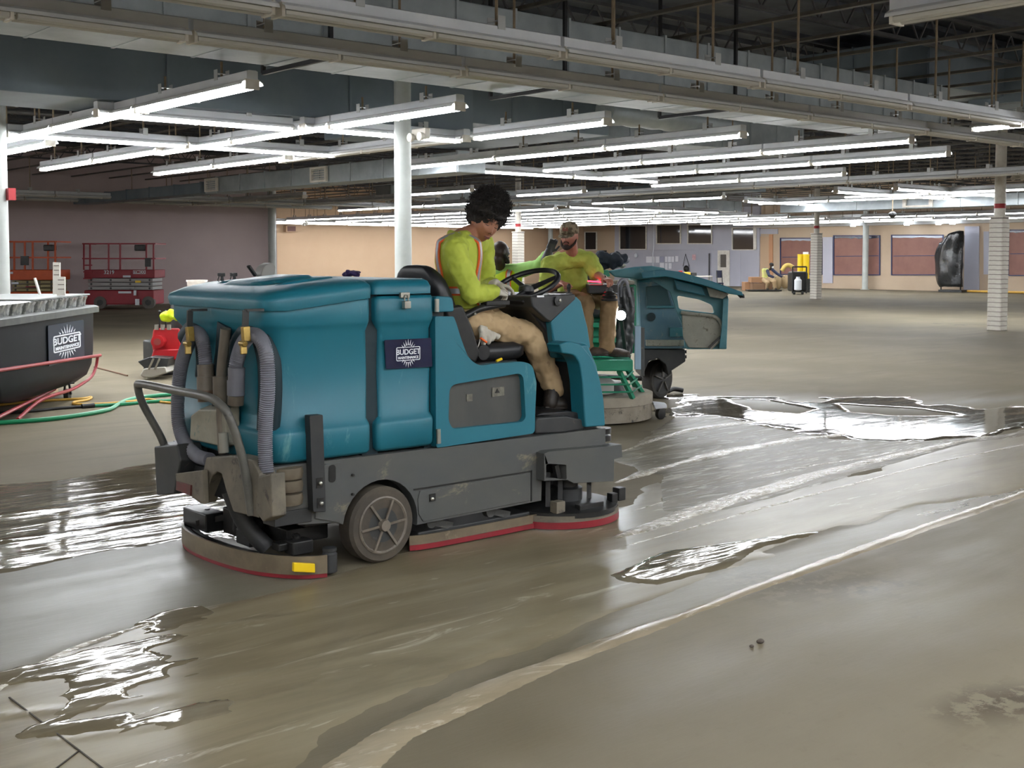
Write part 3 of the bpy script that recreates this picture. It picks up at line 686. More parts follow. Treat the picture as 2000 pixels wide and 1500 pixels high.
obj('lid_panel', MB().loft([[(a,b,lidtop(a)+.028-.002) for a, b in rrect(2.96,5.42,3.34,5.84,.08)],[(a,b,lidtop(a)+.043) for a, b in rrect(2.99,5.45,3.32,5.81,.07)]]), m_teal, ld)
obj('engine_cover', MB().loft([planring(3.465, 3.835, NV, FV, z, i if i else 0, [.025]*4) for z, i in PROF]), m_teal, S, sharp=60)
obj('engine_lid', MB().loft([planring(3.45, 3.82, NV, FV, z, i, [.03]*4) for z, i in ((1.402,-.006),(1.44,-.008),(1.468,.02),(1.48,.07))]), m_teal, S, sharp=60)
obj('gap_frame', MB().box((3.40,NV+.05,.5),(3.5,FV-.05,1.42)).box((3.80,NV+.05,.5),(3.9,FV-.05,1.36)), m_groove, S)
# seat-side cover with window
cov = atY(NV, (852,875),(1045,846),(1045,812),(1048,748),(1040,712),(1020,706),(960,711),(936,715),(915,700),(900,660),(891,630),(886,618),(850,618))
cov = roundpoly([Vector(p) for p in cov], [.02,.03,.0,.0,.05,.03,0,.05,.08,.05,.03,.01,.01])
win = roundpoly(atY(NV, (878,752),(1022,728),(1027,816),(1020,824),(884,838),(876,822)), [.05,.05,.03,.03,.04,.03])
obj('side_cover', MB().prism(cov, (0,.05,0), [win]), m_teal, S, bevel=.012)
obj('side_cover_insert', MB().prism(atY(NV+.035, (870,745),(1030,722),(1030,830),(870,845)), (0,.015,0)), m_insert, S)
lb = atY(NV+.033, (911,770),(922,769),(922,783),(911,784)); obj('warning_plate', MB().prism(lb, (0,-.004,0)), mat('worn_plate', (120,118,106), .5, c2=(84,80,72), ns=40), S, label='small square worn plate')
lb = atY(NV+.033, (961,757),(984,755),(984,772),(961,775)); obj('warning_plate', MB().prism(lb, (0,-.004,0)), MATS['worn_plate'], S, label='wider worn plate with a dark triangle')
tp = atY(NV+.028, (966,768),(971,759),(976,767)); obj('triangle_mark', MB().prism(tp, (0,-.002,0)), m_blk2, S)
tb = roundpoly(atY(NV, (850,578),(884,580),(888,609),(850,610)), .02); obj('hinge_block', MB().prism(tb, (0,.2,0)), m_teal, S, bevel=.01)
obj('inner_bulkhead', MB().box((3.86,5.2,.56),(4.0,6.15,1.32)).box((3.9,5.16,.56),(4.54,6.15,.94)), mat('bulkhead', (22,24,26), .6), S, bevel=.02)
obj('far_side_cover', MB().box((3.87,6.12,.58),(4.56,6.2,.97)), m_teal, S, bevel=.02)
for i, (a, b) in enumerate((((853,584),(853,609)), ((856,838),(857,866)))):
    p, q = atY(NV-.01, a, b); obj('hinge_pin', MB().cyl(p, q, .013, 12), m_chrome, S)
p = at(790,582,1,NV-.01); obj('hasp', MB().box((p.x-.03,NV-.02,p.z-.0),(p.x+.03,NV,p.z+.03)), m_chrome, S, bevel=.004)
pl = obj('padlock', MB().box((p.x-.018,NV-.04,p.z-.055),(p.x+.022,NV-.01,p.z-.015)), m_chrome, S, bevel=.004); obj('shackle', MB().tube(spline([(p.x-.01,NV-.025,p.z-.015),(p.x-.008,NV-.025,p.z+.012),(p.x+.012,NV-.025,p.z+.012),(p.x+.014,NV-.025,p.z-.015)],4), .004, 6), m_chrome, pl)
def sun_logo(parent, c, ux, uz, n, s, two=True):
    """the BUDGET MAINTENANCE badge: rays, white frame, lettering; c centre, ux/uz in-plane axes, n outward normal"""
    R = Matrix((ux, uz, n)).transposed(); P = lambda x, y, d=0: c+ux*x*s+uz*y*s+n*d
    mb = MB()
    for sg in (1, -1):
        for k in range(-5, 6):
            a = math.radians(90+k*15); L = (.5-.018*abs(k)) if sg > 0 else (.47-.018*abs(k)); r0 = .29
            dx, dy = math.cos(a)*.9, math.sin(a)*sg; px_, py_ = -dy, dx
            if abs(dy*r0) < .2: r0 = .2/max(.2, abs(dy))*1.08
            if r0 >= L: continue
            mb.prism([P(dx*r0+px_*.022, dy*r0+py_*.022), P(dx*L, dy*L), P(dx*r0-px_*.022, dy*r0-py_*.022)], n*.0015)
    obj('sun_rays', mb, m_ink, parent, smooth=False)
    out = [P(x, y) for x, y in rrect(-.5,-.235,.5,.235,.05,3)]; inn = [P(x, y) for x, y in rrect(-.475,-.21,.475,.21,.04,3)]
    fr = MB().prism(out, n*.0015, [inn]); obj('badge_frame', fr, m_ink, parent, smooth=False)
    textobj('lettering', 'BUDGET', .262*s, P(0,.055,.0005), R, m_ink, parent, .0008, .004*s)
    textobj('lettering', 'MAINTENANCE', .122*s, P(0,-.135,.0005), R, m_ink, parent, .0008, .003*s)
dq = atY(NV+.018, (750,664),(841,660),(843,716),(753,721)); dc = obj('decal', MB().prism(roundpoly(dq,.008), (0,-.006,0)), m_navy, S, label='navy decal with a white sunburst badge')
cc = (Vector(dq[0])+Vector(dq[2]))/2; cc.y = NV+.011
sun_logo(dc, cc+Vector((-.005,0,0)), Vector((1,0,.0)), Vector((0,0,1)), Vector((0,-1,0)), .155)
# rear latches
for px0, lab in ((480,'near'), (371,'far')):
    a, b, c, d = atX(2.735, (px0,606),(px0-1,642),(px0-1,650),(px0+3,692))
    l = obj('latch', MB().bar(a,b,.03,.012).bar(a,a+Vector((.09,0,.0)),.03,.012), m_dark, S); obj('latch_hook', MB().bar(b+Vector((0,0,.01)),(b+d)/2,.036,.03).bar((c+d)/2+Vector((-.01,.012,0)),d+Vector((-.012,.012,0)),.03,.024).cyl((c+d)/2+Vector((-.015,-.02,0)),(c+d)/2+Vector((-.015,.03,0)),.014), m_brass, l, bevel=.003)
# hoses
def ribbed(pts, r, x, name='ribbed_hose', m=None, pitch=.0105):
    P = spline(atX(x, *pts), 12) if not isinstance(pts[0], Vector) else spline(pts, 12); out = [P[0]]; acc = 0
    for i in range(1, len(P)):
        seg = (P[i]-P[i-1]); L = seg.length; d = 0
        while acc+L-d >= pitch/2: d += pitch/2-acc; out.append(P[i-1]+seg*(d/L)); acc = 0
        acc += L-d
    return obj(name, MB().tube(out, [r if i % 2 else r*.86 for i in range(len(out))], 16), m or m_hose, S, sharp=80)
X0 = 2.79
ribbed([(462,742),(462,710),(474,672),(492,654),(510,664),(521,700),(523,760),(519,820),(518,880),(521,925)], .037, X0)
ribbed([(402,736),(401,700),(394,660),(380,650),(366,676),(354,715),(348,765),(348,820),(360,862),(385,890),(410,898)], .037, X0)
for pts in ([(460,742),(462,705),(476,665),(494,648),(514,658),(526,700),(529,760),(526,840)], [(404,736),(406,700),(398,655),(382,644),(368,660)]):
    obj('hose_recess_shade', MB().tube(spline(atX(2.895, *pts), 6), .062, 12), m_groove, S)  # raised dark tubes imitate the shaded recess around each hose
cf = lambda a, b, r, m, r2=None, n='hose_cuff', x=X0: obj(n, MB().cyl(*atX(x, a, b), r, 24, r2), m, S)
cf((462,718),(462,742),.042,m_hose); cf((461,742),(461,772),.044,m_hose); cf((461,772),(460,790),.04,m_hosed)
cf((401,712),(402,735),.042,m_hosed); cf((402,735),(403,762),.047,m_hosed); cf((403,762),(404,784),.045,mat('brown_mud',(98,80,62),.6)); 
obj('drain_hose', MB().tube(spline(atX(2.80, (441,642),(436,690),(432,740),(432,800),(435,870),(437,884)),8), .026, 14), m_hosed, S)
cf((431,735),(432,790),.04,m_hosed,None,'drain_collar',2.80); cf((436,845),(438,884),.024,mat('pale_pipe',(140,138,128),.5),None,'drain_pipe',2.77)
obj('centre_channel_shade', MB().prism(atX(2.835, (424,628),(443,640),(432,735),(444,800),(414,800),(412,735),(420,690)), (.03,0,0)), m_groove, S)  # dark slab on the face, coloured like the shade of a deep recess
obj('lower_sump', MB().loft([[Vector((2.79+dx,p.y,p.z)) for p in atX(2.79, *q)] for dx, q in ((.0,((372,812),(388,800),(440,800),(440,868),(430,872),(370,858))), (.07,((368,808),(388,792),(444,792),(446,872),(430,876),(366,862))))]), mat('muddy_sump', (128,126,112), .6, c2=(150,146,130), ns=6, c3=(60,104,106), dirt=.05, ds=6), S, bevel=.01)
# chassis
def arc(cx, cz, r, a0, a1, n, y): return [Vector((cx+r*math.cos(math.radians(a0+(a1-a0)*k/n)), y, cz+r*math.sin(math.radians(a0+(a1-a0)*k/n)))) for k in range(n+1)]
ch = [Vector((x, NV+.01, z)) for x, z in ((2.86,.575),(5.15,.548),(5.15,.44),(4.63,.42),(4.62,.172),(3.715,.162))]+arc(3.49,.2,.235,-8,172,16,NV+.01)+[Vector((x, NV+.01, z)) for x, z in ((3.22,.25),(3.0,.27),(2.86,.35))]
obj('chassis', MB().prism(ch, (0,.08,0)), m_chas, S, bevel=.006)
chf = [Vector((p.x, 6.12, p.z)) for p in ch]; obj('chassis', MB().prism(chf, (0,.08,0)), m_chas, S, bevel=.006, label='far side chassis rail')
obj('chassis_deck', MB().box((2.92,NV+.06,.50),(5.12,FV-.06,.565)).box((3.0,5.3,.28),(3.2,6.0,.5)).box((3.75,5.25,.18),(4.6,6.1,.5)), m_dark, S)
obj('groove_line', MB().box((3.70,NV+.006,.352),(4.545,NV+.012,.36)).box((4.537,NV+.006,.18),(4.545,NV+.012,.36)), m_blk2, S)
obj('skirt_panel', MB().prism([Vector((x, NV+.004, z)) for x, z in ((3.74,.346),(4.53,.346),(4.53,.185),(3.76,.175),(3.73,.22),(3.725,.3))], (0,.01,0)), m_chas, S, bevel=.003)
obj('rear_side_plate', MB().prism([Vector((x, NV+.002, z)) for x, z in ((3.09,.555),(3.24,.555),(3.24,.245),(3.09,.29))], (0,.01,0)), m_chas, S, bevel=.003)
p = at(649,925,1,NV); obj('slot', MB().prism([Vector((p.x+a, NV-.001, p.z+b)) for a, b in rrect(-.02,-.045,.02,.045,.019)], (0,.006,0)), m_blk2, S)
p = at(845,972,1,NV); obj('skirt_lock', MB().box((p.x-.02,NV-.001,p.z-.02),(p.x+.02,NV+.006,p.z+.02)), m_blk2, S); obj('lock_bolt', MB().ell((p.x-.006,NV-.006,p.z-.005),(.012,.008,.01),8,6), m_chrome, S)
for q in ((690,928),(690,966)):
    p = at(*q,1,NV); obj('bolt', MB().cyl((p.x,NV-.003,p.z),(p.x,NV+.01,p.z),.007,8), m_blk2, S)
po = obj('bumper_post', MB().prism(roundpoly(atY(NV-.045, (605,812),(631,810),(637,1000),(612,1000)),.008), (0,.05,0)), m_dark, S, bevel=.005)
for q in ((625,943),(627,982)):
    p = at(*q,1,NV-.045); bz = obj('bolt_recess', MB().box((p.x-.022,NV-.048,p.z-.025),(p.x+.015,NV-.03,p.z+.025)), m_blk2, po); obj('bolt', MB().ell((p.x-.003,NV-.055,p.z),(.011,.01,.011),10,6), m_chrome, po)
g0 = atY(NV-.0, (568,925),(568,950),(568,976))
for p in g0: obj('guide_roller', MB().lathe([(.06,-.032),(.085,-.027),(.09,0),(.085,.027),(.06,.032)], (p.x, NV+.055, p.z), 'Z', 28), mat('muddy_roller', (86,76,62), .6, c2=(108,98,80), ns=8), S)
obj('roller_bracket', MB().box((2.86,NV+.02,.545),(3.07,NV+.12,.56)).box((2.86,NV+.0,.28),(3.07,NV+.12,.35)).box((2.86,NV+.1,.35),(3.07,NV+.12,.55)), m_dark, S, bevel=.004)
# wheels
def wheel(parent, cx, cy, cz, r, w, m_t, m_h, spokes=6, side=-1, axis='Y'):
    o = (0, side*w/2); prof = [(r*.74,-w/2),(r*.93,-w/2),(r,-w*.36),(r,w*.36),(r*.93,w/2),(r*.74,w/2)]
    t = obj('tyre', MB().lathe(prof, (cx,cy,cz), 'Y', 40, cap=False).loft([], False) if False else MB().lathe(prof, (cx,cy,cz), 'Y', 40), m_t, parent)
    yf = cy+side*w/2
    obj('rim', MB().lathe([(r*.76,side*.004),(r*.72,side*.008),(r*.68,side*.002),(r*.66,-side*.02)], (cx,yf,cz), 'Y', 40, cap=False), m_h, parent, recalc=True)
    obj('hub', MB().lathe([(0.001,side*.03),(r*.14,side*.028),(r*.17,side*.01),(r*.17,0)], (cx,yf,cz), 'Y', 20), m_h, parent, recalc=True)
    for k in range(spokes):
        a = 2*PI*k/spokes+.1; d = Vector((math.cos(a),0,math.sin(a)))
        obj('spoke', MB().bar(Vector((cx,yf+side*.008,cz))+d*r*.14, Vector((cx,yf+side*.006,cz))+d*r*.7, r*.05, .012), m_h, parent)
    obj('wheel_disc', MB().lathe([(.002,side*.001),(r*.45,side*.001)], (cx,yf,cz), 'Y', 24, cap=False), m_dark, parent)
wheel(S, 3.49, NV+.055, .2, .2, .13, m_rub, m_hub)
wheel(S, 3.49, FV-.055, .2, .2, .13, m_rub, m_hub, side=1)
obj('axle', MB().cyl((3.49,5.2,.2),(3.49,6.1,.2),.035), m_blk2, S)
# rear bumper casting and bar
BX = 2.74
cast = atX(BX, (342,932),(392,940),(402,893),(455,890),(492,898),(506,925),(505,1012),(455,1000),(440,955),(432,926),(424,922),(414,930),(402,960),(392,985),(345,950))
obj('rear_casting', MB().prism(cast, (.09,0,0)), m_dirty, S, bevel=.008)
ft = atX(BX-.03, (300,872),(345,868),(352,900),(340,965),(305,968)); obj('bumper_foot', MB().prism(ft, (.14,0,0)), m_dark, S, bevel=.01)
obj('bumper_ledge', MB().prism(atX(BX-.035, (342,925),(396,918),(398,985),(345,950)), (.03,0,0)), m_dirty, S, bevel=.005)
obj('tail_light', MB().prism(atX(BX-.045, (344,940),(372,948),(371,968),(343,957)), (.012,0,0)), m_oldred, S, bevel=.002)
obj('corner_plate', MB().prism(atX(BX-.01, (503,932),(528,925),(531,1010),(513,1020),(500,1000)), (.08,0,0)), m_dirty, S, bevel=.008)
obj('rear_crossbeam', MB().box((2.80,5.12,.36),(2.88,6.16,.50)), m_dark, S, bevel=.01)
obj('rear_boxes', MB().box((2.76,5.85,.47),(2.9,6.15,.58)).box((2.8,5.2,.42),(2.95,5.5,.58)), m_dark, S, bevel=.012)
barp = [Vector((2.79,6.11,.50)), Vector((2.75,6.12,.62)), Vector((2.66,6.13,.80)), Vector((2.62,6.10,.90)), Vector((2.60,6.0,.925)), Vector((2.60,5.6,.925)), Vector((2.60,5.26,.925)), Vector((2.61,5.15,.90)), Vector((2.64,5.10,.83)), Vector((2.70,5.09,.62)), Vector((2.74,5.09,.36))]
obj('rear_guard_bar', MB().tube(spline(barp, 8), .021, 16), mat('scuffed_bar', (78,78,74), .4, c2=(104,102,94), ns=8, c3=(60,60,58), dirt=.05, ds=12), S)
# squeegee
sqp = [Vector(p) for p in ((3.12,5.03,0),(3.0,5.09,0),(2.90,5.24,0),(2.845,5.42,0),(2.82,5.65,0),(2.825,5.88,0),(2.87,6.08,0),(2.96,6.25,0),(3.02,6.32,0))]
OUT = 1
def band(pts, z0, z1, th, name, m, parent, off=0):
    P = spline(pts, 6); rings = []
    for i, p in enumerate(P):
        d = (P[min(i+1,len(P)-1)]-P[max(i-1,0)]).normalized(); n = Vector((d.y, -d.x, 0))*OUT
        p = p+n*off; rings.append([p+Vector((0,0,z0)), p+n*th+Vector((0,0,z0)), p+n*th+Vector((0,0,z1)), p+Vector((0,0,z1))])
    return obj(name, MB().loft(rings), m, parent, recalc=True)
sqp = sqp[::-1]
band(sqp, .004, .034, .012, 'rubber_blade', m_redr, S, .006); band(sqp, .024, .115, .014, 'squeegee_band', m_band, S, .008); band(sqp, .06, .10, .008, 'inner_blade', m_redr, S, -.03)
band(sqp, .07, .1, .06, 'squeegee_frame', m_blk2, S, -.06)
p = atX(2.93, (574,1098),(614,1100),(614,1118),(574,1117)); p = [fl(*q, .0) for q in ((590,1130),)]
ty = atY(5.015, (574,1099),(616,1101),(616,1119),(574,1117)); obj('yellow_tab', MB().prism([Vector((v_.x, v_.y-.0, v_.z)) for v_ in ty], (0,.02,0)), m_yel, S, bevel=.004)
obj('end_roller', MB().lathe([(.018,.0),(.038,.01),(.038,.10),(.03,.11),(.036,.115),(.036,.13),(.01,.135)], (3.15,5.05,.01), 'Z', 20), m_dark, S)
for nm, pts, r in (('vacuum_hose', [(2.80,5.42,.42),(2.86,5.38,.25),(2.95,5.32,.12)], .045), ('vacuum_hose', [(2.85,5.5,.5),(2.95,5.6,.3),(3.0,5.7,.14)], .04)):
    obj(nm, MB().tube(spline(pts,6), r, 14), m_dark, S)
for a, b in (((2.9,5.9,.1),(3.02,6.18,.2)), ((2.92,5.45,.1),(3.0,5.6,.18)), ((3.0,5.15,.1),(3.12,5.24,.17)), ((2.95,5.2,.12),(3.02,5.28,.16)), ((3.05,5.3,.12),(3.3,5.9,.2)), ((2.98,5.62,.1),(3.06,5.86,.24)), ((3.1,5.2,.22),(3.3,6.0,.28))):
    obj('squeegee_bracket', MB().box(a, b), m_blk2, S, bevel=.008)
for c in ((2.97,6.02,.17),(2.96,5.52,.17),(3.02,5.75,.22),(3.06,5.22,.16)): obj('clamp_knob', MB().lathe([(.008,0),(.02,.005),(.022,.025),(.012,.035)], c, 'Z', 12), m_blk2, S)
for a, b in (((2.9,6.0,.14),(3.2,5.6,.26)), ((2.92,5.4,.14),(3.2,5.7,.26))): obj('squeegee_arm', MB().bar(a, b, .03), m_blk2, S)
# scrub deck skirt and side brush
dk = [Vector(p) for p in ((3.72,5.16,0),(3.85,5.13,0),(4.2,5.12,0),(4.62,5.12,0))]
band(dk, .012, .04, .012, 'skirt_rubber', m_redr, S, 0); band(dk, .035, .09, .01, 'deck_skirt', m_band, S, -.004)
obj('scrub_deck', MB().box((3.78,5.16,.05),(4.62,6.1,.1)), m_dark, S, bevel=.01)
for x in (3.86, 4.28): obj('deck_lift_arm', MB().lathe([(.035,-.02),(.035,.02)], (x,5.16,.15), 'Y', 16).bar((x,5.16,.15),(x+.16,5.18,.1),.03,.04), m_chas, S)
bp = [Vector((4.92+.36*math.cos(math.radians(a)), 5.24+.32*math.sin(math.radians(a)), 0)) for a in range(192, 366, 12)]
band(bp, .01, .05, .012, 'side_brush_skirt', m_redr, S); band(bp, .04, .085, .012, 'side_brush_band', m_dirty, S, -.002)
obj('side_brush_deck', MB().lathe([(.34,.07),(.34,.1),(.25,.125),(.05,.13)], (4.92,5.24,0), 'Z', 32), m_blk2, S)
obj('brush_motor', MB().lathe([(.10,.12),(.10,.2),(.075,.21),(.07,.28)], (4.92,5.2,0), 'Z', 24), m_dark, S)
for a, b in (((4.66,5.0,.1),(4.73,5.06,.17)), ((5.2,5.02,.1),(5.26,5.08,.18)), ((5.12,5.0,.1),(5.17,5.05,.16)), ((4.8,4.95,.1),(5.0,5.0,.14))): obj('deck_clip', MB().box(a, b), m_dirty if a[0] == 4.66 else m_blk2, S, bevel=.006)
for x in (4.70, 4.80, 5.04): obj('lift_link', MB().bar((x,5.12,.12),(x+.02,5.14,.32),.028), m_blk2, S)
fb = atY(5.02, (1063,886),(1072,882),(1186,872),(1214,868),(1216,893),(1200,897),(1199,940),(1120,944),(1108,938),(1063,940))
hole = roundpoly(atY(5.02, (1067,908),(1072,906),(1106,908),(1107,937),(1067,933)), .01)
obj('front_bracket', MB().prism(fb, (0,.10,0), [hole]), m_dirty if False else m_chas, S, bevel=.008)
obj('front_bracket_bar', MB().bar(at(1084,908,1,5.06), at(1090,936,1,5.06), .03), m_blk2, S)
obj('front_frame', MB().box((4.66,5.16,.3),(5.2,6.1,.45)), m_blk2, S, bevel=.02)
obj('caster_post', MB().box((4.85,5.3,.1),(5.02,5.5,.4)), m_dark, S, bevel=.01)
obj('front_wheel', MB().lathe([(.06,-.06),(.15,-.06),(.165,-.04),(.165,.04),(.15,.06),(.06,.06)], (4.9,5.64,.165), 'Y', 28), m_blk2, S)
for z in (.525, .48): obj('front_roller', MB().lathe([(.04,-.018),(.07,-.016),(.07,.016),(.04,.018)], (5.17,5.16,z), 'Z', 22), m_blk2, S)
# foot well, step, console, shroud
obj('foot_well', MB().box((4.56,5.3,.56),(5.1,6.1,.62)).box((4.54,5.3,.6),(4.58,6.1,.9)), MATS['bulkhead'], S, bevel=.01)
obj('step', MB().prism(atY(NV+.03, (1046,826),(1050,816),(1108,812),(1140,820),(1143,838),(1100,846),(1047,848)), (0,.25,0)), m_dark, S, bevel=.012)
obj('step', MB().prism(atY(NV+.06, (1048,812),(1060,806),(1110,802),(1140,808),(1140,820)), (0,.3,0)), m_blk, S, bevel=.012, label='upper rubber step tread')
ap = roundpoly([Vector(p) for p in atY(NV, (1093,672),(1112,666),(1135,672),(1158,700),(1172,738),(1180,780),(1183,832),(1144,835),(1141,800),(1138,745),(1132,708),(1122,694),(1098,690))], [.0,.03,.03,.03,.03,.02,.015,.015,.0,.02,.03,.03,0])
obj('leg_shroud', MB().prism(ap, (0,.12,0)), m_teal, S, bevel=.014)
obj('leg_shroud_inner', MB().prism([Vector((x, 5.75, z)) for x, z in ((4.6,.6),(5.02,.6),(5.0,1.0),(4.9,1.1),(4.6,1.1))], (0,.04,0)), MATS['bulkhead'], S)
obj('leg_shroud_back', MB().box((5.0,NV+.12,.56),(5.04,6.0,1.05)), MATS['bulkhead'], S)
ft_ = [Vector((x, NV+.05, z)) for x, z in ((5.0,.56),(5.17,.56),(5.165,.75),(5.12,.93),(5.04,1.07),(4.95,1.07),(5.0,.95),(5.03,.8))]
obj('front_cowl', MB().prism(ft_, (0,1.02,0)), m_teal, S, bevel=.02)
CV = 5.27
con = atY(CV, (1126,578),(1136,588),(1149,640),(1155,680),(1120,700),(1086,700),(1078,640),(1076,628))
obj('console_side', MB().prism(con, (0,.06,0)), m_teal, S, bevel=.014)
co2 = [Vector((p.x, CV+.05, p.z)) for p in atY(CV, (1122,582),(1132,590),(1146,640),(1152,690),(1086,702),(1078,650),(1040,600),(1030,586))]
obj('console', MB().prism(co2, (0,.72,0)), m_blk, S, bevel=.02)
obj('console_top', MB().prism([Vector((p.x, CV-.01, p.z)) for p in atY(CV-.01, (1036,578),(1124,574),(1126,584),(1076,630),(1068,626),(1040,600))], (0,.74,0)), mat('dash_top', (40,42,44), .45, c2=(54,54,52), ns=8), S, bevel=.012)
p = at(1090,588,1,CV-.02); obj('gauge_bezel', MB().lathe([(.028,.004),(.03,-.003),(.022,-.006)], p, 'Y', 20), m_dark, S); obj('key', MB().ell(p+Vector((.01,-.008,.004)),(.009,.006,.012),8,6), m_chrome, S)
p = at(1056,579,1,CV-.02); obj('dash_label', MB().box(p+Vector((-.028,0,-.005)), p+Vector((.028,.004,.006))), m_ink, S)
# steering wheel
WC = at(1028,556,1,5.52); wn = Vector((-.42, -.08, .9)).normalized(); wx = wn.cross(Vector((0,1,0))).normalized(); wy = wn.cross(wx).normalized(); WR = .205
sw = obj('steering_wheel', MB().tube([WC+(wx*math.cos(a)+wy*math.sin(a))*WR for a in [2*PI*k/40 for k in range(40)]], .016, 10, closed=True), m_blk, S)
for a in (.3, 2.4, 4.4): obj('wheel_spoke', MB().tube([WC-wn*.03+(wx*math.cos(a)+wy*math.sin(a))*.03, WC-wn*.015+(wx*math.cos(a)+wy*math.sin(a))*.12, WC+(wx*math.cos(a)+wy*math.sin(a))*WR], [.018,.014,.012], 8), m_blk, sw)
obj('wheel_hub', MB().lathe([(.01,.0),(.045,-.01),(.05,-.04),(.03,-.06)], WC, 'Z', 18), m_blk, sw)
obj('steering_column', MB().cyl(WC-wn*.03, WC-wn*.35, .035, 14), m_blk2, S)
# seat
def slab(c0, rows, name, m, parent, **k): return obj(name, MB().loft(rows), m, parent, **k)
rows = []
for z, u, v0, v1, th in ((1.04,4.24,5.36,5.80,.10),(1.2,4.19,5.34,5.82,.12),(1.36,4.14,5.34,5.82,.12),(1.47,4.11,5.37,5.79,.11),(1.53,4.09,5.44,5.72,.08),(1.55,4.085,5.50,5.66,.04)):
    p = rrect(u-th/2, v0, u+th/2, v1, min(.055, th/2-.002), 5); rows.append([(a,b,z) for a,b in p])
obj('seat_back', MB().loft(rows), m_blk, S, sub=1, sharp=None)
obj('seat_pan', MB().loft([[(a,b,z) for a,b in rrect(4.2+i,5.34+i,4.74-i,5.82-i,.07)] for z, i in ((.985,.02),(1.01,0),(1.06,0),(1.085,.04))]), m_blk, S, sharp=60)
obj('seat_base', MB().box((4.15,5.36,.93),(4.68,5.8,.985)), MATS['bulkhead'], S, bevel=.02)
obj('seat_shell', MB().prism([Vector(p) for p in atY(5.30, (868,600),(905,595),(925,640),(940,690),(930,712),(905,700),(885,660))], (0,.05,0)), m_blk2, S, bevel=.02)
arm = [Vector(p) for p in atY(5.33, (892,622),(910,616),(935,604),(965,597),(985,594))]
obj('armrest', MB().tube(spline(arm,5), .022, 10).obox((arm[3]+arm[4])/2+Vector((-.03,0,.012)), (.18,.06,.03)), m_blk2, S, bevel=.01)
p = at(928,613,1,5.3); obj('armrest_bolt', MB().ell(p,(.009,.006,.009),8,6), m_chrome, S)
p = at(975,704,1,NV+.02); obj('yellow_earplug', MB().cyl(p+Vector((-.02,0,-.002)), p+Vector((.018,0,.008)), .008, 10), m_yel, label='small yellow earplug on the edge of the teal side cover', cat='earplug')
# things on top of the machines
cp = at(520,535,1,6.0)
t = thing('scraper', 'pale grey rounded tool head with a black handle, behind the teal lid', 'tool', (3.45,6.02,1.44))
pa = atY(6.02, (508,540),(515,520),(530,512),(539,518),(537,540)); obj('tool_head', MB().prism(roundpoly(pa,.02), (0,.08,0)), mat('pale_grey',(150,148,142),.5), t, bevel=.015)
pa = atY(6.02, (485,520),(490,517),(503,536),(500,541)); obj('tool_handle', MB().prism(pa, (0,.03,0)), m_blk2, t, bevel=.006)
# ------------------------------------------------------------------ people
def CP(px, py, d):
    """point at pixel on the upright plane d metres ahead of the camera"""
    r = _F+_R*((px-PCX)/FPX)-_U*((py-PCY)/FPX); return Vector((0,0,CAMH))+r*(d/r.dot(_F0))
def caps(mb, a, b, ra, rb, seg=14):
    a = Vector(a); b = Vector(b); d = b-a; L = d.length
    if L < 1e-5: return mb.ell(a, (ra,ra,ra), seg, 8)
    d /= L; pts = []; rr = []
    for k in range(4): t = PI/2*(k+.15)/4.15; pts.append(a-d*ra*math.cos(t)); rr.append(ra*math.sin(t))
    pts.append(a); rr.append(ra); pts.append(b); rr.append(rb)
    for k in range(3,-1,-1): t = PI/2*(k+.15)/4.15; pts.append(b+d*rb*math.cos(t)); rr.append(rb*math.sin(t))
    return mb.tube(pts, rr, seg)
def chain(mb, pts, rs, seg=14):
    for i in range(len(pts)-1): caps(mb, pts[i], pts[i+1], rs[i], rs[i+1], seg)
    return mb
TEX = {}
def organic(name, mb, m, parent, vox=.008, smooth=4, disp=0, dsz=.06, **k):
    o = obj(name, mb, m, parent, sharp=None, **k)
    r = o.modifiers.new('union', 'REMESH'); r.mode = 'VOXEL'; r.voxel_size = vox; r.use_smooth_shade = True
    if disp:
        key = dsz
        if key not in TEX:
            t = bpy.data.textures.new('folds', 'CLOUDS'); t.noise_scale = dsz; t.noise_depth = 1; TEX[key] = t
        d = o.modifiers.new('folds', 'DISPLACE'); d.texture = TEX[key]; d.strength = disp; d.mid_level = .5; d.texture_coords = 'LOCAL'
    s = o.modifiers.new('smooth', 'SMOOTH'); s.factor = .5; s.iterations = smooth
    return o
def frame(f, u):
    f = Vector(f).normalized(); u = Vector(u); u = (u-f*u.dot(f)).normalized(); l = u.cross(f); return Matrix((f, l, u)).transposed()
